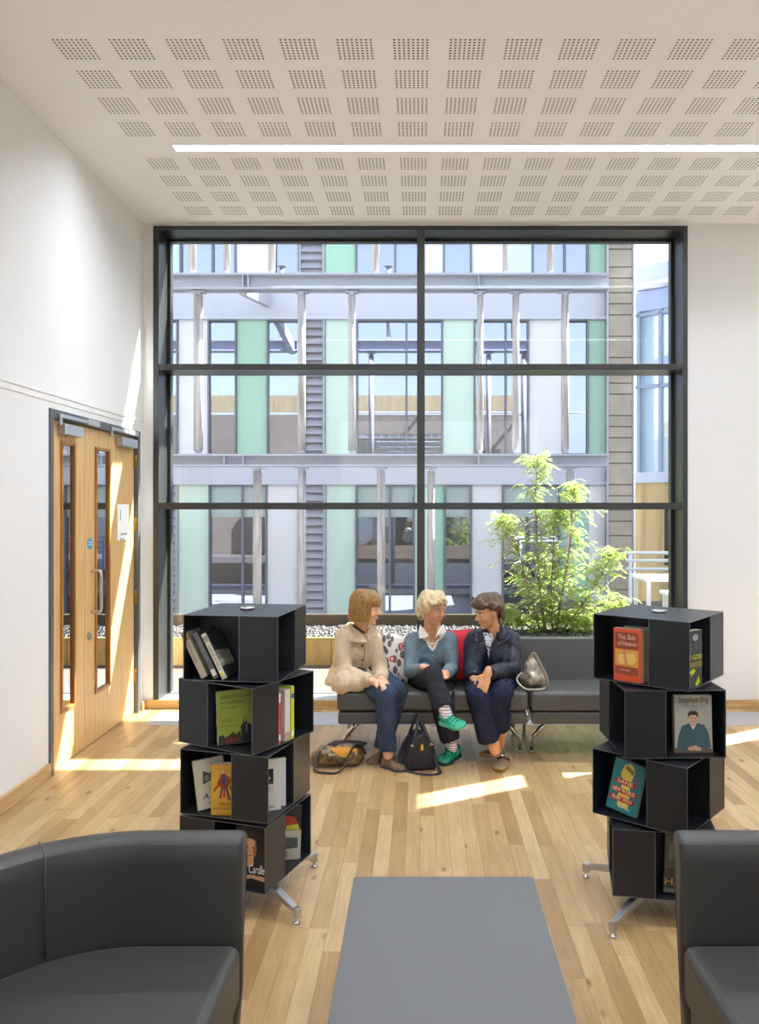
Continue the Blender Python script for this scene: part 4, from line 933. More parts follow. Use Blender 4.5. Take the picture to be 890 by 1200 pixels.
def hand(g, wr, d, back, side, curl=.5, L=.17, spread=.5):
    """wr wrist, d direction of fingers, back = outward normal of the hand's back, side = +1/-1 thumb side along d x back"""
    wr = V(wr); d = V(d).normalized(); back = (V(back)-d*V(back).dot(d)).normalized(); t = d.cross(back)*side
    R = Matrix((t, d, back)).transposed(); k = L/.18
    g.ell(wr+d*.045*k, (.039*k, .052*k, .0145*k), R, 14, 10)
    g.ell(wr+d*.075*k, (.038*k, .02*k, .0125*k), R, 14, 10)
    g.limb([(wr-d*.03, .024*k), (wr+d*.02*k, .023*k)], 10)
    for i, (off, ln, rr) in enumerate(((.029, .068, .0088), (.0098, .077, .009), (-.0098, .071, .0088), (-.029, .055, .0078))):
        p = wr+d*(.085-.004*abs(i-1))*k+t*off*k; a = curl*.35; ch = [(p-d*.02*k, rr*k)]; dd = d+t*off*spread*3
        dd.normalize()
        for j, fr in enumerate((.45, .32, .23)):
            q = (dd*math.cos(a)-back*math.sin(a)); p = p+q*ln*fr*k; ch.append((p, rr*k*(.96-.1*j))); a += curl*(.75 if j == 0 else .6)
        g.limb(ch, 10)
    p = wr+d*.02*k+t*.024*k
    g.limb([(p, .0135*k), (p+(d*.5+t*.8)*.034*k-back*.006*k, .0115*k), (p+(d*.5+t*.8)*.034*k+(d*.92+t*.35)*.028*k-back*.012*k, .0098*k), (p+(d*.5+t*.8)*.034*k+(d*.98+t*.1)*.05*k-back*.018*k, .0085*k)], 10)
def strands(w, s, rule, n=44, r=.075, jit=.0, zj=0, seed=1, crown=(0, -.08, .50)):
    """hair: rule(phi) -> (z_end, bulge, sweep); phi 0 = front"""
    g = G(); rn = random.Random(seed)
    for i in range(n):
        ph = 2*PI*i/n; ze, bl, sw = rule(ph); ze += rn.uniform(-zj, zj); sx, cy = math.sin(ph), math.cos(ph)
        J = lambda a=1: rn.uniform(-jit, jit)*a
        pts = [w(*crown)]
        pts.append(w(sx*.20+J(), -.07+cy*.24+J(), .485+J()))
        pts.append(w(sx*(.325+bl*.3)+J(), -.07+cy*(.40+bl*.3)+J(), .30+J()))
        z = .30
        zs = [z+(ze-z)*f for f in (.35, .7, 1.0)]
        for f, zz in zip((.35, .7, 1.0), zs):
            pts.append(w(sx*(.345+bl)+sw*f+J(), -.07+cy*(.415+bl)+J(), zz+J(.6)))
        q = bezier(pts, 3); k = len(q)
        g.limb([(p, s*r*(1 if j < k-4 else 1-.14*(j-k+5))) for j, p in enumerate(q)], 8)
    g.ell(w(0, -.09, .19), tuple(x*s for x in (.335, .40, .345)), Matrix((w(1, 0, 0)-w(0, 0, 0), w(0, 1, 0)-w(0, 0, 0), w(0, 0, 1)-w(0, 0, 0))).transposed().to_3x3() @ Matrix.Diagonal((1/s, 1/s, 1/s)))
    return g
def hair_mat(name, c1, c2):
    m = mat(name, c1, .5, spec=.4); t = NT(m)
    n = t.new('ShaderNodeTexNoise', {'Vector': t.coord(scale=(120, 120, 12)), 'Scale': 1, 'Detail': 4, 'Distortion': 1})
    t.set(t.b.inputs['Base Color'], t.ramp(n.outputs[0], [(.3, lin(c2)), (.65, lin(c1))])); t.bump(n.outputs[0], .5, .004); return m
def shoe(heel, toe, name, um, smat, parent, w=.046, h=.075, up=V((0, 0, 1)), low=False):
    heel, toe = V(heel), V(toe); d = (toe-heel); L = d.length; d.normalize(); r = d.cross(up).normalized(); u = r.cross(d)
    secs = [(0, .55, .75), (.06, .8, .92), (.2, .86, 1.0 if not low else .8), (.4, .84, .92 if not low else .62), (.55, .95, .72 if not low else .55), (.72, 1.05, .56), (.88, .9, .46), (.97, .6, .34), (1, .3, .22)]
    g = G(); rings = []
    for (t, a, b) in secs:
        c = heel+d*L*t; ring = []
        for j in range(14):
            an = 2*PI*j/14; x = math.cos(an)*w*a; y = max(-.12, math.sin(an)); 
            if y > 0 and t < .5: x *= (1-.35*y)
            ring.append(g.bm.verts.new(c+r*x+u*(.018+y*(h*b-.018) if y > 0 else .016)))
        rings.append(ring)
    for A, B in zip(rings, rings[1:]):
        for j in range(14): g.bm.faces.new((A[j], A[(j+1) % 14], B[(j+1) % 14], B[j]))
    g.bm.faces.new(rings[0][::-1]); g.bm.faces.new(rings[-1]); bmesh.ops.recalc_face_normals(g.bm, faces=g.bm.faces)
    o = g.build(name, um, parent, smooth=True, sub=1)
    pts = []
    for (t, a, b) in secs: pts.append(heel+d*L*(t*1.03-.015)+r*w*a*1.07)
    for (t, a, b) in secs[::-1]: pts.append(heel+d*L*(t*1.03-.015)-r*w*a*1.07)
    G().prism(pts, u*.022).build('sole', smat, o, bevel=.005)
    return o, (r, d, u, L)
def pers(name_label, loc): return thing('person', name_label, 'person', loc, 'women sitting on the sofa')

# ===== woman in the beige coat =====
SK1 = skin('skin_fair', (226, 176, 142))
p1 = pers('person with a copper bob in beige coat and jeans, hands clasped on lap', (XX(412, 5.55), 5.55, 0))
hc, hf, s1 = P(430, 713, 5.43), V((.97, -.22, -.10)), .226
nk = P(421, 742, 5.50)
b = G(); w1, R1 = head(b, hc, hf, s1, nk, .052)
hipR, hipL = P(405, 792, 5.60), P(430, 788, 5.68); knR, knL = P(452, 814, 5.13), P(467, 811, 5.22); anR, anL = P(455, 884, 5.08), P(446, 880, 5.26)
shR, shL = P(404, 748, 5.45), P(436, 750, 5.62); elR, elL = P(402, 789, 5.36), P(446, 786, 5.52); wrR, wrL = P(438, 799, 5.165), P(447, 797, 5.19)
ch = P(418, 760, 5.53); hp = P(414, 788, 5.63)
b.limb([(nk, .05), (ch, .09), (hp, .10)]).limb([(nk, .05), (shR, .05), (elR, .036), (wrR, .026)]).limb([(nk, .05), (shL, .05), (elL, .036), (wrL, .026)])
b.limb([(hp, .09), (hipR, .085), (knR, .05), (anR, .034)]).limb([(hp, .09), (hipL, .085), (knL, .05), (anL, .034)])
hand(b, wrR, V((.085, -.03, -.02)), V((-.1, -.5, 1)), -1, .8, .165); hand(b, wrL, V((.03, -.08, -.015)), V((.2, -.4, 1)), 1, .7, .16)
body1, _ = remesh(b, .0052, 'body', SK1, p1, 3, sit=True)
face_parts(w1, R1, s1, body1, brow=(150, 110, 70))
def bob(ph):
    a = abs((ph+PI) % (2*PI)-PI)
    if a < .85: return (.11, .01, 0)
    return (-.38+.05*math.cos(a), .015, 0)
g = strands(w1, s1, bob, 52, .056, .012, .015, 3); remesh(g, .006, 'hair', hair_mat('copper_hair', (166, 124, 66), (104, 72, 34)), body1, 2, .0018, 60, (1, 1, .15))
COAT = mat('beige_coat_cloth', (206, 184, 152), .75, spec=.2, noise_amt=.04, nscale=6, bump=.1, bscale=500)
g = G()
g.limb([(hp, .150), (P(412, 774, 5.60), .130), (ch, .128), (P(419, 747, 5.52), .085)])
for (sh, el, wr) in ((shR, elR, wrR), (shL, elL, wrL)):
    m1 = sh.lerp(el, .5); dv = (wr-el).normalized()
    g.limb([(ch.lerp(sh, .4), .10), (sh, .072), (m1, .064), (el, .058), (el.lerp(wr, .5), .052)]); g.tube([el.lerp(wr, .5), wr-dv*.02], [.052, .045], 14)
g.ell(P(402, 801, 5.25), (.075, .085, .085)); g.ell(P(418, 801, 5.24), (.075, .07, .065)); g.limb([(nk.lerp(shR, .35), .07), (shR, .072)]).limb([(nk.lerp(shL, .35), .07), (shL, .072)])
g.limb([(hipR, .125), (P(397, 804, 5.50), .10), (P(414, 806, 5.36), .085)]).limb([(hipR, .12), (P(428, 803, 5.38), .092)]).limb([(hipL, .12), (P(448, 800, 5.46), .088)]).limb([(hp, .14), (P(400, 800, 5.66), .11)])
coat, bv = remesh(g, .009, 'coat', COAT, body1, 5, .009, 11, (1, 1, .7), seed=2, sit=True)
SEAM = mat('coat_seam', (160, 138, 106), .8)
fw = V((.55, -.83, .05)).normalized()
g = ribbon(bv, [P(429, y, 5.4) for y in (752, 762, 772, 782, 792)], [P(431, y, 5.4) for y in (752, 762, 772, 782, 792)], fw, .002, 2); solid(g.build('placket', SEAM, coat), .003)
for (x, y) in ((427, 757), (428, 774)):
    h = bv.ray_cast(P(x, y, 5.4)+fw*.4, -fw)
    if h[0]: G().cyl(h[0], h[0]+fw*.006, .010, n=16).build('button', mat('coat_button', (120, 98, 70), .4), coat)
def collar(parent, nk, f, up, ri, ro, hi, drop, open_, m, thick=.006, name='collar', lap=.0):
    r, f, u = frame(f, up); g = G(); rows = []; N = 30
    for i in range(N+1):
        a = open_+(2*PI-2*open_)*i/N; d = f*math.cos(a)+r*math.sin(a); k = max(0, math.cos(a)); e = lap*k**2
        rows.append([g.bm.verts.new(nk+d*ri*.96+u*(hi*.2-k*.03)), g.bm.verts.new(nk+d*(ri+.006)+u*(hi-k*.035)), g.bm.verts.new(nk+d*(ri+ro)*.62+u*(hi*.62-k*.04-drop*.3)+f*e*.4), g.bm.verts.new(nk+d*(ro+e)+u*(-drop-e*.9-k*.03))])
    for A, B in zip(rows, rows[1:]):
        for j in range(3): g.bm.faces.new((A[j], B[j], B[j+1], A[j+1]))
    o = g.build(name, m, parent, smooth=True); solid(o, thick); return o
collar(coat, P(420, 741, 5.51), V((.62, -.78, 0)), V((.10, -.12, 1)), .066, .098, .06, .015, .75, COAT, .008)
G().prism([P(x, y, Y) for x, y, Y in ((410, 729, 5.47), (416, 733, 5.43), (423, 743, 5.385), (432, 752.5, 5.36), (421, 752.5, 5.345), (411, 752, 5.365), (407.5, 742, 5.42))], (.004, .009, 0)).build('lapel', COAT, coat, bevel=.003)
G().prism([P(x, y, Y) for x, y, Y in ((433.5, 727.5, 5.50), (438.5, 732.5, 5.46), (444.5, 742, 5.42), (438, 747, 5.385), (432.5, 751.5, 5.36), (430.5, 745, 5.39), (432.5, 735, 5.45))], (.004, .009, 0)).build('lapel', COAT, coat, bevel=.003)
G().tube([P(414.5, 733, 5.42), P(420, 737, 5.39), P(427, 741.5, 5.41)], .008, 8).build('necklace', mat('scarf_dark', (54, 40, 40), .8), body1)
JEAN = mat('denim_blue', (52, 62, 82), .8, spec=.2, noise_amt=.22, nscale=16, bump=.15, bscale=400)
g = G()
for (h_, k_, a_2, e) in ((hipR, knR, anR, .056), (hipL, knL, anL, .054)):
    g.limb([(hp, .11), (h_, .108), (h_.lerp(k_, .55), .088), (k_, .070), (k_.lerp(a_2, .35), .066)]); g.tube([k_.lerp(a_2, .3), k_.lerp(a_2, .95)], [.066, e], 16)
remesh(g, .008, 'jeans', JEAN, body1, 4, .006, 14, (1, 1, .8), seed=5, sit=True)
SH1, SO1 = mat('brown_suede_shoe', (118, 96, 72), .85, noise_amt=.2, nscale=20), mat('shoe_sole_grey', (70, 66, 62), .8)
o1, fr = shoe(P(449, 897, 5.13)*1.0, P(476, 905, 5.02), 'shoe', SH1, SO1, body1, .048, .09)
g = G()
r_, d_, u_, L_ = fr; hl = P(449, 897, 5.13)
for i in range(4): c = hl+d_*L_*(.42+.09*i)+u_*(.088-.012*i); g.tube([c-r_*.026, c+u_*.006, c+r_*.026], .0032, 6)
g.build('shoelace', mat('lace_brown', (72, 58, 44), .9), o1)
shoe(P(447, 889, 5.24), P(432.5, 900, 5.16), 'shoe', SH1, mat('shoe_sole_plum', (128, 92, 84), .8), body1, .045, .085, up=V((.35, -.3, .9)))

# ===== woman in the blue jumper =====
SK2 = skin('skin_warm', (222, 164, 124))
p2 = pers('person with short pale hair and glasses in blue jumper, legs crossed, green clogs', (XX(506, 5.6), 5.6, 0))
hc, hf, s2 = P(508, 714.5, 5.46), V((.70, -.70, -.10)), .218
nk = P(506, 745, 5.53); b = G(); w2_, R2 = head(b, hc, hf, s2, nk, .050)
hipR, hipL = P(492, 795, 5.64), P(520, 796, 5.64); knR, knL = P(507, 793, 5.13), P(515, 815, 5.20); anR, anL = P(523, 836, 5.00), P(529, 871, 5.20)
shR, shL = P(484, 751, 5.52), P(526, 750, 5.55); elR, elL = P(482, 787, 5.42), P(530, 784, 5.44); wrR, wrL = P(501, 783.5, 5.15), P(522, 790, 5.20)
ch, hp = P(505, 766, 5.57), P(506, 792, 5.66)
b.limb([(nk, .05), (ch, .09), (hp, .10)]).limb([(nk, .05), (shR, .045), (elR, .034), (wrR, .025)]).limb([(nk, .05), (shL, .045), (elL, .034), (wrL, .025)])
b.limb([(hp, .09), (hipR, .085), (knR, .05), (anR, .033)]).limb([(hp, .09), (hipL, .085), (knL, .05), (anL, .033)])
hand(b, wrR, V((.105, -.01, -.03)), V((0, -.45, 1)), -1, .75, .165); hand(b, wrL, V((-.05, -.07, .02)), V((.1, -.3, 1)), -1, .6, .15)
body2, _ = remesh(b, .0052, 'body', SK2, p2, 3, sit=True)
face_parts(w2_, R2, s2, body2, iris=(84, 92, 96), brow=(170, 148, 120))
def wavy(ph):
    a = (ph+PI) % (2*PI)-PI; k = abs(a)
    if k < .55: return (.36, .03, .06)
    if k < 1.0: return (.22, .04, .03)
    if k < 1.5: return (-.06, .04, 0)
    if k < 2.2: return (-.24, .04, 0)
    return (-.36, .02, 0)
g = strands(w2_, s2, wavy, 46, .066, .05, .07, 8); remesh(g, .006, 'hair', hair_mat('pale_blonde_hair', (226, 206, 164), (178, 154, 112)), body2, 2, .004, 40, (1, 1, .5))
GM_ = mat('glasses_metal', (190, 180, 164), .3, .8); g = G()
for q in (-1, 1):
    g.tube([w2_(q*.135+.085*math.cos(a), .372-.10*abs(q*.135+.085*math.cos(a)), .015+.062*math.sin(a)) for a in [2*PI*i/16 for i in range(16)]], .0016, 6, closed=True)
    g.tube([w2_(q*.22, .35, .03), w2_(q*.335, .15, .035), w2_(q*.35, -.02, .02)], .0017, 6)
g.tube([w2_(-.05, .385, .025), w2_(0, .40, .035), w2_(.05, .385, .025)], .0016, 6); g.build('glasses', GM_, body2)
JUM = mat('blue_jumper_knit', (114, 130, 140), .9, spec=.1, noise_amt=.06, nscale=10, bump=.2, bscale=500)
g = G()
g.limb([(hp, .140), (P(505, 780, 5.61), .128), (ch, .118), (P(506, 753, 5.56), .075)]).limb([(P(492, 768, 5.56), .09), (P(519, 768, 5.57), .09)])
for (sh, el, wr) in ((shR, elR, wrR), (shL, elL, wrL)):
    g.limb([(nk.lerp(sh, .4)-V((0, 0, .01)), .05), (sh, .062)]).limb([(ch.lerp(sh, .45), .085), (sh, .062), (sh.lerp(el, .5), .056), (el, .050), (el.lerp(wr, .5), .044)]); g.tube([el.lerp(wr, .5), el.lerp(wr, .93)], [.044, .037], 14)
jum, bv = remesh(g, .008, 'jumper', JUM, body2, 5, .006, 12, (1, 1, .6), seed=9, sit=True)
fw = V((0, -1, .12)).normalized(); SHT = mat('white_shirt', (238, 228, 218), .75)
A = [(496, 744), (498, 750), (502, 758), (507, 763.5)]; B = [(518, 744), (516, 750), (512, 758), (508, 763.5)]
g = ribbon(bv, [P(x, y, 5.4) for x, y in A], [P(x, y, 5.4) for x, y in B], fw, .003, 8); solid(g.build('shirt_front', SHT, jum), .003)
A2 = [(499, 744), (501, 749), (504, 755), (507.2, 760)]; B2 = [(515, 744), (513, 749), (510.5, 755), (508, 760)]
g = ribbon(bv, [P(x, y, 5.4) for x, y in A2], [P(x, y, 5.4) for x, y in B2], fw, .006, 8); solid(g.build('neckline', SK2, jum), .003)
collar(jum, P(506.5, 744.5, 5.53), V((.1, -.99, 0)), V((0, -.12, 1)), .060, .080, .045, .005, .55, SHT, .005, name='shirt_collar')
for pts in (((492.5, 732, 5.49), (496.5, 736, 5.45), (503, 745, 5.40), (498.5, 747, 5.395), (491.5, 748.5, 5.42), (490.5, 740, 5.46)), ((519.5, 731.5, 5.50), (523.5, 741, 5.45), (515, 743.5, 5.42), (510.5, 747.5, 5.40), (513, 739, 5.44))):
    G().prism([P(*q) for q in pts], (0, .007, 0)).build('collar_point', SHT, jum, bevel=.002)
for y in (769, 775, 781):
    h = bv.ray_cast(P(507.5, y, 5.4)+fw*.4, -fw)
    if h[0]: G().cyl(h[0], h[0]+fw*.004, .005, n=12).build('button', mat('jumper_button', (130, 160, 180), .4), jum)
TRO = mat('charcoal_trousers', (42, 42, 48), .8, spec=.2, noise_amt=.12, nscale=14)
g = G()
g.limb([(hp, .12), (hipR, .108), (hipR.lerp(knR, .55), .09), (knR, .072), (knR.lerp(anR, .45), .062)]); g.tube([knR.lerp(anR, .4), knR.lerp(anR, .86)], [.062, .068], 16)
g.limb([(hp, .12), (hipL, .108), (hipL.lerp(knL, .55), .09), (knL, .072), (knL.lerp(anL, .4), .066)]); g.tube([knL.lerp(anL, .35), knL.lerp(anL, .93)], [.066, .066], 16)
remesh(g, .008, 'trousers', TRO, body2, 4, .006, 12, (1, 1, .7), seed=4, sit=True)
def stripes():
    m = mat('striped_sock', (236, 232, 228), .85); t = NT(m); sp = t.new('ShaderNodeSeparateXYZ', {0: t.coord()}); f = t.m('FRACT', t.m('MULTIPLY', sp.outputs[2], 58))
    t.set(t.b.inputs['Base Color'], t.ramp(f, [(.0, lin((236, 230, 226))), (.45, lin((236, 230, 226))), (.5, lin((196, 110, 110))), (.72, lin((120, 140, 180))), (.9, lin((236, 230, 226)))])); return m
SCK = stripes(); CLG = mat('green_clog_rubber', (22, 152, 116), .55); CLS = mat('clog_sole', (70, 170, 140), .6); DRK = mat('clog_hole', (10, 84, 66), .7)
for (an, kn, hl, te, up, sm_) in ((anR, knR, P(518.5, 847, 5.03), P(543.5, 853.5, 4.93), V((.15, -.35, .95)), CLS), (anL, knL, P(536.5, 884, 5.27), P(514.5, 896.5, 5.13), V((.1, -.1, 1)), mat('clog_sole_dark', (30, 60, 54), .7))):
    g = G(); G().limb([(kn.lerp(an, .74), .040), (an, .038), (hl.lerp(te, .22)+V((0, 0, .03)), .036)]).build('sock', SCK, body2)
    o, (r_, d_, u_, L_) = shoe(hl, te, 'clog', CLG, sm_, body2, .050, .075, up=up)
    q = 0
    for i, t_ in enumerate((.5, .62, .74)):
        for x in (-.02, 0, .02):
            c = hl+d_*L_*t_+r_*x+u_*(.053-.009*i+.004-abs(x)*.25); G().cyl(c, c+u_*.006, .0045, n=10).build('vent_hole', DRK, o)
    c = hl+d_*L_*.16+u_*.05
    g = G().tube([hl+d_*L_*.38+r_*.045+u_*.045, hl+d_*L_*.12+r_*.044+u_*.06, hl-d_*.006+u_*.062, hl+d_*L_*.12-r_*.044+u_*.06, hl+d_*L_*.38-r_*.045+u_*.045], .007, 8).build('heel_strap', CLG, o)

# ===== woman in the navy jacket =====
SK3 = skin('skin_tan', (214, 160, 120))
p3 = pers('person with wavy brown hair in navy jacket leaning left, hand resting on knee', (XX(577, 5.6), 5.6, 0))
hc, hf, s3 = P(571.5, 717.5, 5.42), V((-.84, -.50, -.24)), .218
nk = P(577, 744, 5.49); b = G(); w3_, R3 = head(b, hc, hf, s3, nk, .052)
hipR, hipL = P(563, 796, 5.64), P(592, 796, 5.64); knR, knL = P(560, 815, 5.10), P(585, 813, 5.12); anR, anL = P(581, 880, 5.11), P(585, 874, 5.27)
shR, shL = P(557, 751, 5.43), P(598, 750, 5.58); elR, elL = P(553, 786, 5.36), P(601, 784, 5.43); wrR, wrL = P(556, 796, 5.22), P(571, 790, 5.08)
ch, hp = P(575, 767, 5.54), P(578, 793, 5.66)
b.limb([(nk, .05), (ch, .10), (hp, .11)]).limb([(nk, .05), (shR, .05), (elR, .036), (wrR, .026)]).limb([(nk, .05), (shL, .05), (elL, .036), (wrL, .026)])
b.limb([(hp, .09), (hipR, .085), (knR, .05), (P(573, 852, 5.14), .05), (anR, .036)]).limb([(hp, .09), (hipL, .085), (knL, .05), (P(588, 850, 5.20), .046), (anL, .035)])
hand(b, wrL, V((-.032, -.03, -.09)), V((-.15, -1, .15)), 1, .45, .17); hand(b, wrR, V((.05, -.08, -.02)), V((0, -.3, 1)), -1, .7, .16)
body3, _ = remesh(b, .0052, 'body', SK3, p3, 3, sit=True)
face_parts(w3_, R3, s3, body3, iris=(60, 46, 36), lip=(176, 92, 70), brow=(96, 72, 50))
def swept(ph):
    a = (ph+PI) % (2*PI)-PI; k = abs(a)
    if k < .9: return (.46, .03, 0)
    if k < 1.4: return (.34, .03, 0)
    if k < 1.85: return (.10, .04, 0)
    if k < 2.3: return (-.16, .04, 0)
    return (-.36, .01, 0)
g = strands(w3_, s3, swept, 44, .064, .05, .06, 21); remesh(g, .006, 'hair', hair_mat('wavy_brown_hair', (112, 88, 66), (58, 44, 34)), body3, 2, .004, 40, (1, 1, .5))
NAV = mat('navy_jacket_cloth', (30, 34, 50), .5, spec=.4, noise_amt=.15, nscale=8)
g = G()
g.limb([(hp, .155), (P(576, 782, 5.60), .150), (ch, .142), (P(577, 752, 5.53), .095)]).limb([(P(560, 772, 5.50), .10), (P(592, 772, 5.58), .10)])
for (sh, el, wr) in ((shR, elR, wrR), (shL, elL, wrL)):
    g.limb([(nk.lerp(sh, .4), .065), (sh, .075)]).limb([(ch.lerp(sh, .45), .10), (sh, .075), (sh.lerp(el, .5), .068), (el, .063), (el.lerp(wr, .5), .055)]); g.tube([el.lerp(wr, .5), el.lerp(wr, .94)], [.055, .047], 14)
g.limb([(hipR, .12), (P(560, 802, 5.42), .085)]).limb([(hipL, .12), (P(596, 800, 5.50), .095)])
jac, bv = remesh(g, .009, 'jacket', NAV, body3, 4, .011, 10, (1, 1, .7), seed=13, sit=True)
fw = V((-.25, -.96, .1)).normalized()
def floral(name, base, cols, sc):
    m = mat(name, base, .8); t = NT(m); v = t.new('ShaderNodeTexVoronoi', {'Vector': t.coord(), 'Scale': sc}); n = t.new('ShaderNodeTexNoise', {'Vector': t.coord(), 'Scale': sc*.9})
    t.set(t.b.inputs['Base Color'], t.mix(t.m('LESS_THAN', v.outputs['Distance'], .42), (*lin(base), 1), t.ramp(n.outputs[0], [(.42, lin(cols[0])), (.52, lin(cols[1]))]))); return m
TOP = floral('patterned_top', (226, 224, 226), [(50, 52, 80), (90, 70, 90)], 55)
A = [(565, 742), (567, 748), (569, 756), (570.5, 764), (571, 772)]; B = [(582, 744), (579, 750), (575.5, 757), (573, 764), (571.8, 772)]
g = ribbon(bv, [P(x, y, 5.35) for x, y in A], [P(x, y, 5.35) for x, y in B], fw, .004, 8); solid(g.build('patterned_top', TOP, jac), .003)
g = ribbon(bv, [P(569.5, y, 5.35) for y in (770, 778, 786, 794)], [P(572, y, 5.35) for y in (770, 778, 786, 794)], fw, .003, 2); solid(g.build('zip', mat('zip_dark', (70, 74, 86), .35, .6), jac), .003)
collar(jac, P(577, 745, 5.51), V((-.35, -.93, 0)), V((-.05, -.15, 1)), .072, .105, .055, .015, .7, NAV, .010, name='hood_collar')
for pts in (((557, 734, 5.45), (561, 738, 5.42), (566, 745, 5.385), (570, 755, 5.36), (566, 762, 5.35), (558, 754, 5.355), (553, 746, 5.39)), ((590, 733, 5.52), (598, 735, 5.51), (604, 741, 5.50), (597, 749, 5.43), (583, 757, 5.38), (573.5, 765, 5.35), (577, 754, 5.385), (583, 744, 5.44))):
    G().prism([P(*q) for q in pts], (0, .010, 0)).build('collar_flap', NAV, jac, bevel=.004)
for (x, y) in ((559, 750), (581, 747)):
    h = bv.ray_cast(P(x, y, 5.35)+fw*.4, -fw)
    if h[0]: G().cyl(h[0], h[0]+fw*.012, .007, n=14).build('press_stud', CHR, jac)
G().tube([P(570, 783, 5.33), P(571, 787, 5.31), P(570.5, 790, 5.30)], .004, 8).build('zip_puller', CHR, jac)
NTR = mat('navy_trousers', (28, 33, 56), .75, spec=.2, noise_amt=.15, nscale=12)
g = G(); hR, hL = P(574, 868, 5.12), P(588, 855, 5.19)
g.limb([(hp, .13), (hipR, .112), (hipR.lerp(knR, .55), .095), (knR, .078), (knR.lerp(hR, .3), .076)]); g.tube([knR.lerp(hR, .25), hR], [.076, .072], 18)
g.limb([(hp, .13), (hipL, .112), (hipL.lerp(knL, .55), .095), (knL, .080), (knL.lerp(hL, .3), .074)]); g.tube([knL.lerp(hL, .25), hL], [.074, .060], 18)
remesh(g, .008, 'trousers', NTR, body3, 4, .007, 11, (1, 1, .35), seed=6, sit=True)
SH3, SO3 = mat('bronze_loafer', (122, 104, 82), .5, .15, noise_amt=.2, nscale=25), mat('loafer_sole', (150, 112, 60), .7)
o, (r_, d_, u_, L_) = shoe(P(594.5, 889, 5.17), P(584, 904.5, 5.01), 'shoe', SH3, SO3, body3, .043, .062, low=True)
hl = P(594.5, 889, 5.17)
G().tube([hl+d_*L_*.36+r_*.042+u_*.028, hl+d_*L_*.40+u_*.052, hl+d_*L_*.36-r_*.042+u_*.028], .007, 8).build('strap', mat('loafer_strap', (70, 58, 48), .5), o)
G().ell(hl+d_*L_*.42+u_*.056, .009, u=12, v=8).build('stud', CHR, o)
shoe(P(580, 884, 5.29), P(566, 886.5, 5.22), 'shoe', SH3, SO3, body3, .043, .062, low=True)

def folds(m, sc=10, st=.55, dist=.03, aniso=(1, 1, .6)):
    t = NT(m); old = t.b.inputs['Normal'].links[0].from_node if t.b.inputs['Normal'].links else None
    n = t.new('ShaderNodeTexNoise', {'Vector': t.coord(scale=aniso), 'Scale': sc, 'Detail': 2.5, 'Distortion': 1.6})
    b = t.new('ShaderNodeBump', {'Height': n.outputs[0], 'Strength': st, 'Distance': dist})
    if old: t.t.links.new(old.outputs[0], b.inputs['Normal'])
    t.t.links.new(b.outputs[0], t.b.inputs['Normal'])
for m_, sc_ in ((COAT, 9), (JEAN, 14), (JUM, 10), (TRO, 10), (NAV, 9), (NTR, 8)): folds(m_, sc_, .7 if m_ in (NAV, COAT) else .5)
# ---------------- bags, cushions ----------------
def pillow(name, label, c, w, h, t, yaw, tilt, m, cat='cushion', piping=None):
    n = 22; g = G(); M = Matrix.Translation(V(c)) @ rz(yaw) @ Matrix.Rotation(tilt, 4, 'X'); grid = {}
    for sgn in (-1, 1):
        for i in range(n+1):
            for j in range(n+1):
                u, v = i/n*2-1, j/n*2-1; k = ((1-u**4)*(1-v**4))**.5
                pin = 1-.07*(1-abs(u))*abs(v)**3; pin2 = 1-.07*(1-abs(v))*abs(u)**3
                p = M @ V((u*w/2*pin2, sgn*t/2*k*.98, v*h/2*pin)); e = i in (0, n) or j in (0, n)
                if e and sgn == 1: grid[sgn, i, j] = grid[-1, i, j]
                else: grid[sgn, i, j] = g.bm.verts.new(p)
        for i in range(n):
            for j in range(n):
                q = [grid[sgn, i, j], grid[sgn, i+1, j], grid[sgn, i+1, j+1], grid[sgn, i, j+1]]; g.bm.faces.new(q if sgn < 0 else q[::-1])
    o = g.build(name, m, smooth=True); tag(o, label, cat, 'cushions on the sofa')
    edge = [M @ V((x*w/2, 0, z*h/2)) for x, z in ((-1, -1), (0, -.94), (1, -1), (.94, 0), (1, 1), (0, .94), (-1, 1), (-.94, 0))]
    if piping: G().tube(edge, .004, 8, closed=True).build('piping', piping, o)
    return o
def floral_cushion():
    m = mat('floral_cushion_cloth', (226, 222, 212), .85); t = NT(m); co = t.coord()
    v = t.new('ShaderNodeTexVoronoi', {'Vector': t.coord(scale=(1, .3, .62)), 'Scale': 26}); v2 = t.new('ShaderNodeTexVoronoi', {'Vector': co, 'Scale': 9})
    base = t.mix(t.m('LESS_THAN', v.outputs['Distance'], .42), (*lin((228, 222, 212)), 1), (*lin((104, 96, 96)), 1))
    red = t.mix(t.m('LESS_THAN', t.m('FRACT', t.m('MULTIPLY', v2.outputs['Distance'], 9)), .4), (*lin((186, 70, 76)), 1), (*lin((226, 190, 180)), 1))
    t.set(t.b.inputs['Base Color'], t.mix(t.m('LESS_THAN', v2.outputs['Distance'], .22), base, red)); return m
pillow('cushion', 'cream cushion printed with grey leaves and red flowers, between the beige coat and blue jumper', P(466, 771, 5.61), .24, .34, .11, math.radians(-12), math.radians(-14), floral_cushion(), piping=mat('piping_cream', (220, 212, 200), .8))
REDC = mat('red_cushion_cloth', (206, 24, 46), .75)
pillow('cushion', 'plain bright red cushion squeezed between blue jumper and navy jacket', P(538.5, 768, 5.61), .22, .36, .11, math.radians(10), math.radians(-14), REDC, piping=mat('piping_red', (160, 16, 34), .8))
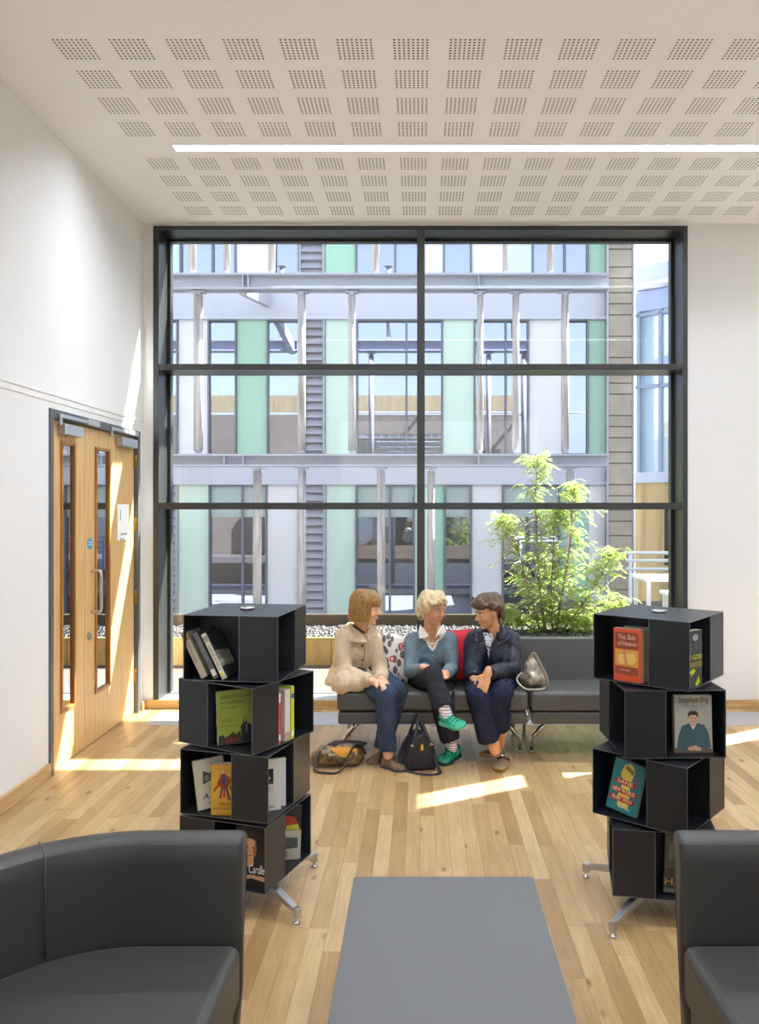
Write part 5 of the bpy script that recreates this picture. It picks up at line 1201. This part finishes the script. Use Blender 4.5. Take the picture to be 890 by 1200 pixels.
# brown bag lying on the floor
def bagmat():
    m = mat('olive_sheen_leather', (116, 98, 70), .38, .2); t = NT(m); n = t.new('ShaderNodeTexNoise', {'Vector': t.coord(), 'Scale': 16, 'Detail': 4, 'Distortion': 1.5})
    t.set(t.b.inputs['Base Color'], t.ramp(n.outputs[0], [(.35, lin((70, 56, 40))), (.55, lin((128, 108, 76))), (.75, lin((166, 146, 110)))])); t.bump(n.outputs[0], .5, .01); return m
c = V((XX(397, 5.13), 5.13, 0)); b1 = thing('handbag', 'slouchy brown and olive handbag lying on the floor by beige coat', 'handbag', c)
g = G(); g.ell(c+V((-.06, 0, .065)), (.115, .075, .064)); g.ell(c+V((.04, .02, .07)), (.13, .08, .069)); g.ell(c+V((.11, .03, .06)), (.06, .07, .058)); g.ell(c+V((-.13, .0, .04)), (.06, .05, .038))
bb, bv = remesh(g, .007, 'bag_body', bagmat(), b1, 4, .010, 14, seed=3)
DB = mat('dark_brown_leather', (46, 36, 30), .45)
g = G(); g.ell(c+V((.05, .045, .125)), (.13, .04, .022), rz(.1).to_3x3()); g.limb([(c+V((-.03, .05, .13)), .018), (c+V((.09, .06, .13)), .016), (c+V((.15, .03, .09)), .02)]); remesh(g, .006, 'flap', DB, b1, 3)
fw = V((0, -.8, .6)).normalized()
A = [c+V((x, 0, .10)) for x in (-.04, .0, .05, .09)]; B = [c+V((x, 0, .07+.02*(i % 2))) for i, x in enumerate((-.05, .0, .05, .1))]
A = [c+V((-.05, -.02, .112)), c+V((.0, -.02, .122)), c+V((.06, -.02, .124)), c+V((.12, -.02, .112))]; B = [c+V((-.02, -.06, .105)), c+V((.02, -.06, .078)), c+V((.07, -.06, .072)), c+V((.12, -.06, .09))]
g = ribbon(bv, A, B, fw, .004, 8); solid(g.build('ochre_trim', mat('ochre_suede', (206, 140, 34), .7), b1), .004)
hp_ = [c+V((-.075, -.02, .12)), c+V((-.115, -.055, .10)), c+V((-.135, -.10, .05)), c+V((-.13, -.135, .012)), c+V((-.06, -.16, .009)), c+V((.01, -.15, .009)), c+V((.05, -.11, .04)), c+V((.075, -.07, .10)), c+V((.10, -.02, .13)), c+V((.14, .02, .125)), c+V((.17, .02, .07))]
G().tube(bezier(hp_, 6), .0075, 10).build('handle', DB, b1)
# navy bowling bag
c = V((XX(490.5, 5.12), 5.12, 0)); b2 = thing('handbag', 'upright navy handbag with long straps on the floor between jeans and clogs', 'handbag', c)
NB = mat('navy_bag_leather', (30, 31, 42), .5, spec=.4, noise_amt=.12, nscale=12); NB2 = mat('navy_strap', (36, 37, 48), .5)
def arch(wd, ht, n=18):
    pts = [(-wd*.86, .0), (-wd, .02)]
    for i in range(n+1):
        a = PI-PI*i/n; pts.append((wd*.98*math.cos(a)*(1-.28*math.sin(a)), .10+(ht-.10)*math.sin(a)))
    return pts+[(wd, .02), (wd*.86, 0)]
Mb = Matrix.Translation(c) @ rz(math.radians(14))
g = G(); g.prism([(x, -.09, z) for x, z in arch(.095, .225)], (0, .165, 0)); g.xf(Mb); g.build('bag_body', NB, b2, bevel=.02, seg=4)
for y in (-.092, .077):
    G().tube([Mb @ V((x, y, z)) for x, z in arch(.088, .214)], .005, 8).build('piping', NB2, b2)
for y in (-.075, .06):
    G().tube([Mb @ V(p) for p in bezier([(-.062, y-.018, .15), (-.045, y-.008, .20), (-.020, y*.7, .268), (-.002, y*.5, .322), (.002, y*.5, .322), (.020, y*.7, .268), (.045, y-.008, .20), (.062, y-.018, .15)], 5)], .009, 8, flat=V((0, 1, 0))).build('handle', NB2, b2)
for x in (-.06, .062): G().lathe([(.001, 0), (.011, 0), (.011, .006), (.001, .006)], (0, 0, 0), 14, M=Mb @ Matrix.Translation((x, -.09, .16)) @ Matrix.Rotation(PI/2, 4, 'X')).build('ring', CHR, b2)
G().box(-.008, .008, -.098, -.09, .13, .165, M=Mb).build('zip_tag', mat('brass_tag', (190, 150, 60), .35, .7), b2)
st = [c+V((.085, -.03, .16)), c+V((.10, -.06, .09)), c+V((.12, -.09, .03)), c+V((.135, -.13, .006)), c+V((.10, -.17, .006)), c+V((.03, -.165, .006)), c+V((-.04, -.13, .006)), c+V((-.09, -.09, .03)), c+V((-.12, -.06, .08)), c+V((-.085, -.03, .17))]
G().tube(bezier(st, 6), .011, 8, flat=V((0, 0, 1))).build('shoulder_strap', NB2, b2)
# pewter slouch bag on the seat
zz = ZZ(811, YS)-.005; c = V((XX(625, 5.34), 5.34, zz)); b3_ = thing('handbag', 'shiny pewter slouch bag on the seat beside navy jacket', 'handbag', c)
def pewter():
    m = mat('pewter_leather', (150, 138, 122), .3, .55); t = NT(m); n = t.new('ShaderNodeTexNoise', {'Vector': t.coord(), 'Scale': 12, 'Detail': 4, 'Distortion': 1.2})
    t.set(t.b.inputs['Base Color'], t.ramp(n.outputs[0], [(.3, lin((112, 102, 90))), (.7, lin((196, 186, 170)))])); t.bump(n.outputs[0], .5, .012); return m
PW = pewter(); g = G()
g.ell(c+V((-.005, 0, .062)), (.088, .07, .062)); g.limb([(c+V((-.005, 0, .085)), .066), (c+V((-.012, 0, .15)), .043), (c+V((-.014, 0, .19)), .024)]); g.ell(c+V((.035, .0, .05)), (.05, .058, .048))
remesh(g, .006, 'bag_body', PW, b3_, 4, .006, 16, seed=8)
PS = mat('pewter_strap', (176, 164, 146), .3, .5)
st = [c+V((-.035, -.02, .175)), c+V((-.012, -.018, .215)), c+V((.004, -.016, .228)), c+V((.022, -.025, .20)), c+V((.05, -.04, .145)), c+V((.078, -.05, .085)), c+V((.086, -.05, .03)), c+V((.08, -.04, .012))]
G().tube(bezier(st, 6), [.013]*43, 8, flat=V((-.6, 1, .3)).normalized()).build('handle', PS, b3_)
st = [c+V((.08, -.045, .016)), c+V((.05, -.082, .009)), c+V((-.01, -.092, .009)), c+V((-.06, -.085, .012)), c+V((-.10, -.06, .04)), c+V((-.11, -.03, .07)), c+V((-.075, -.005, .10))]
G().tube(bezier(st, 6), .007, 8).build('shoulder_strap', PS, b3_)
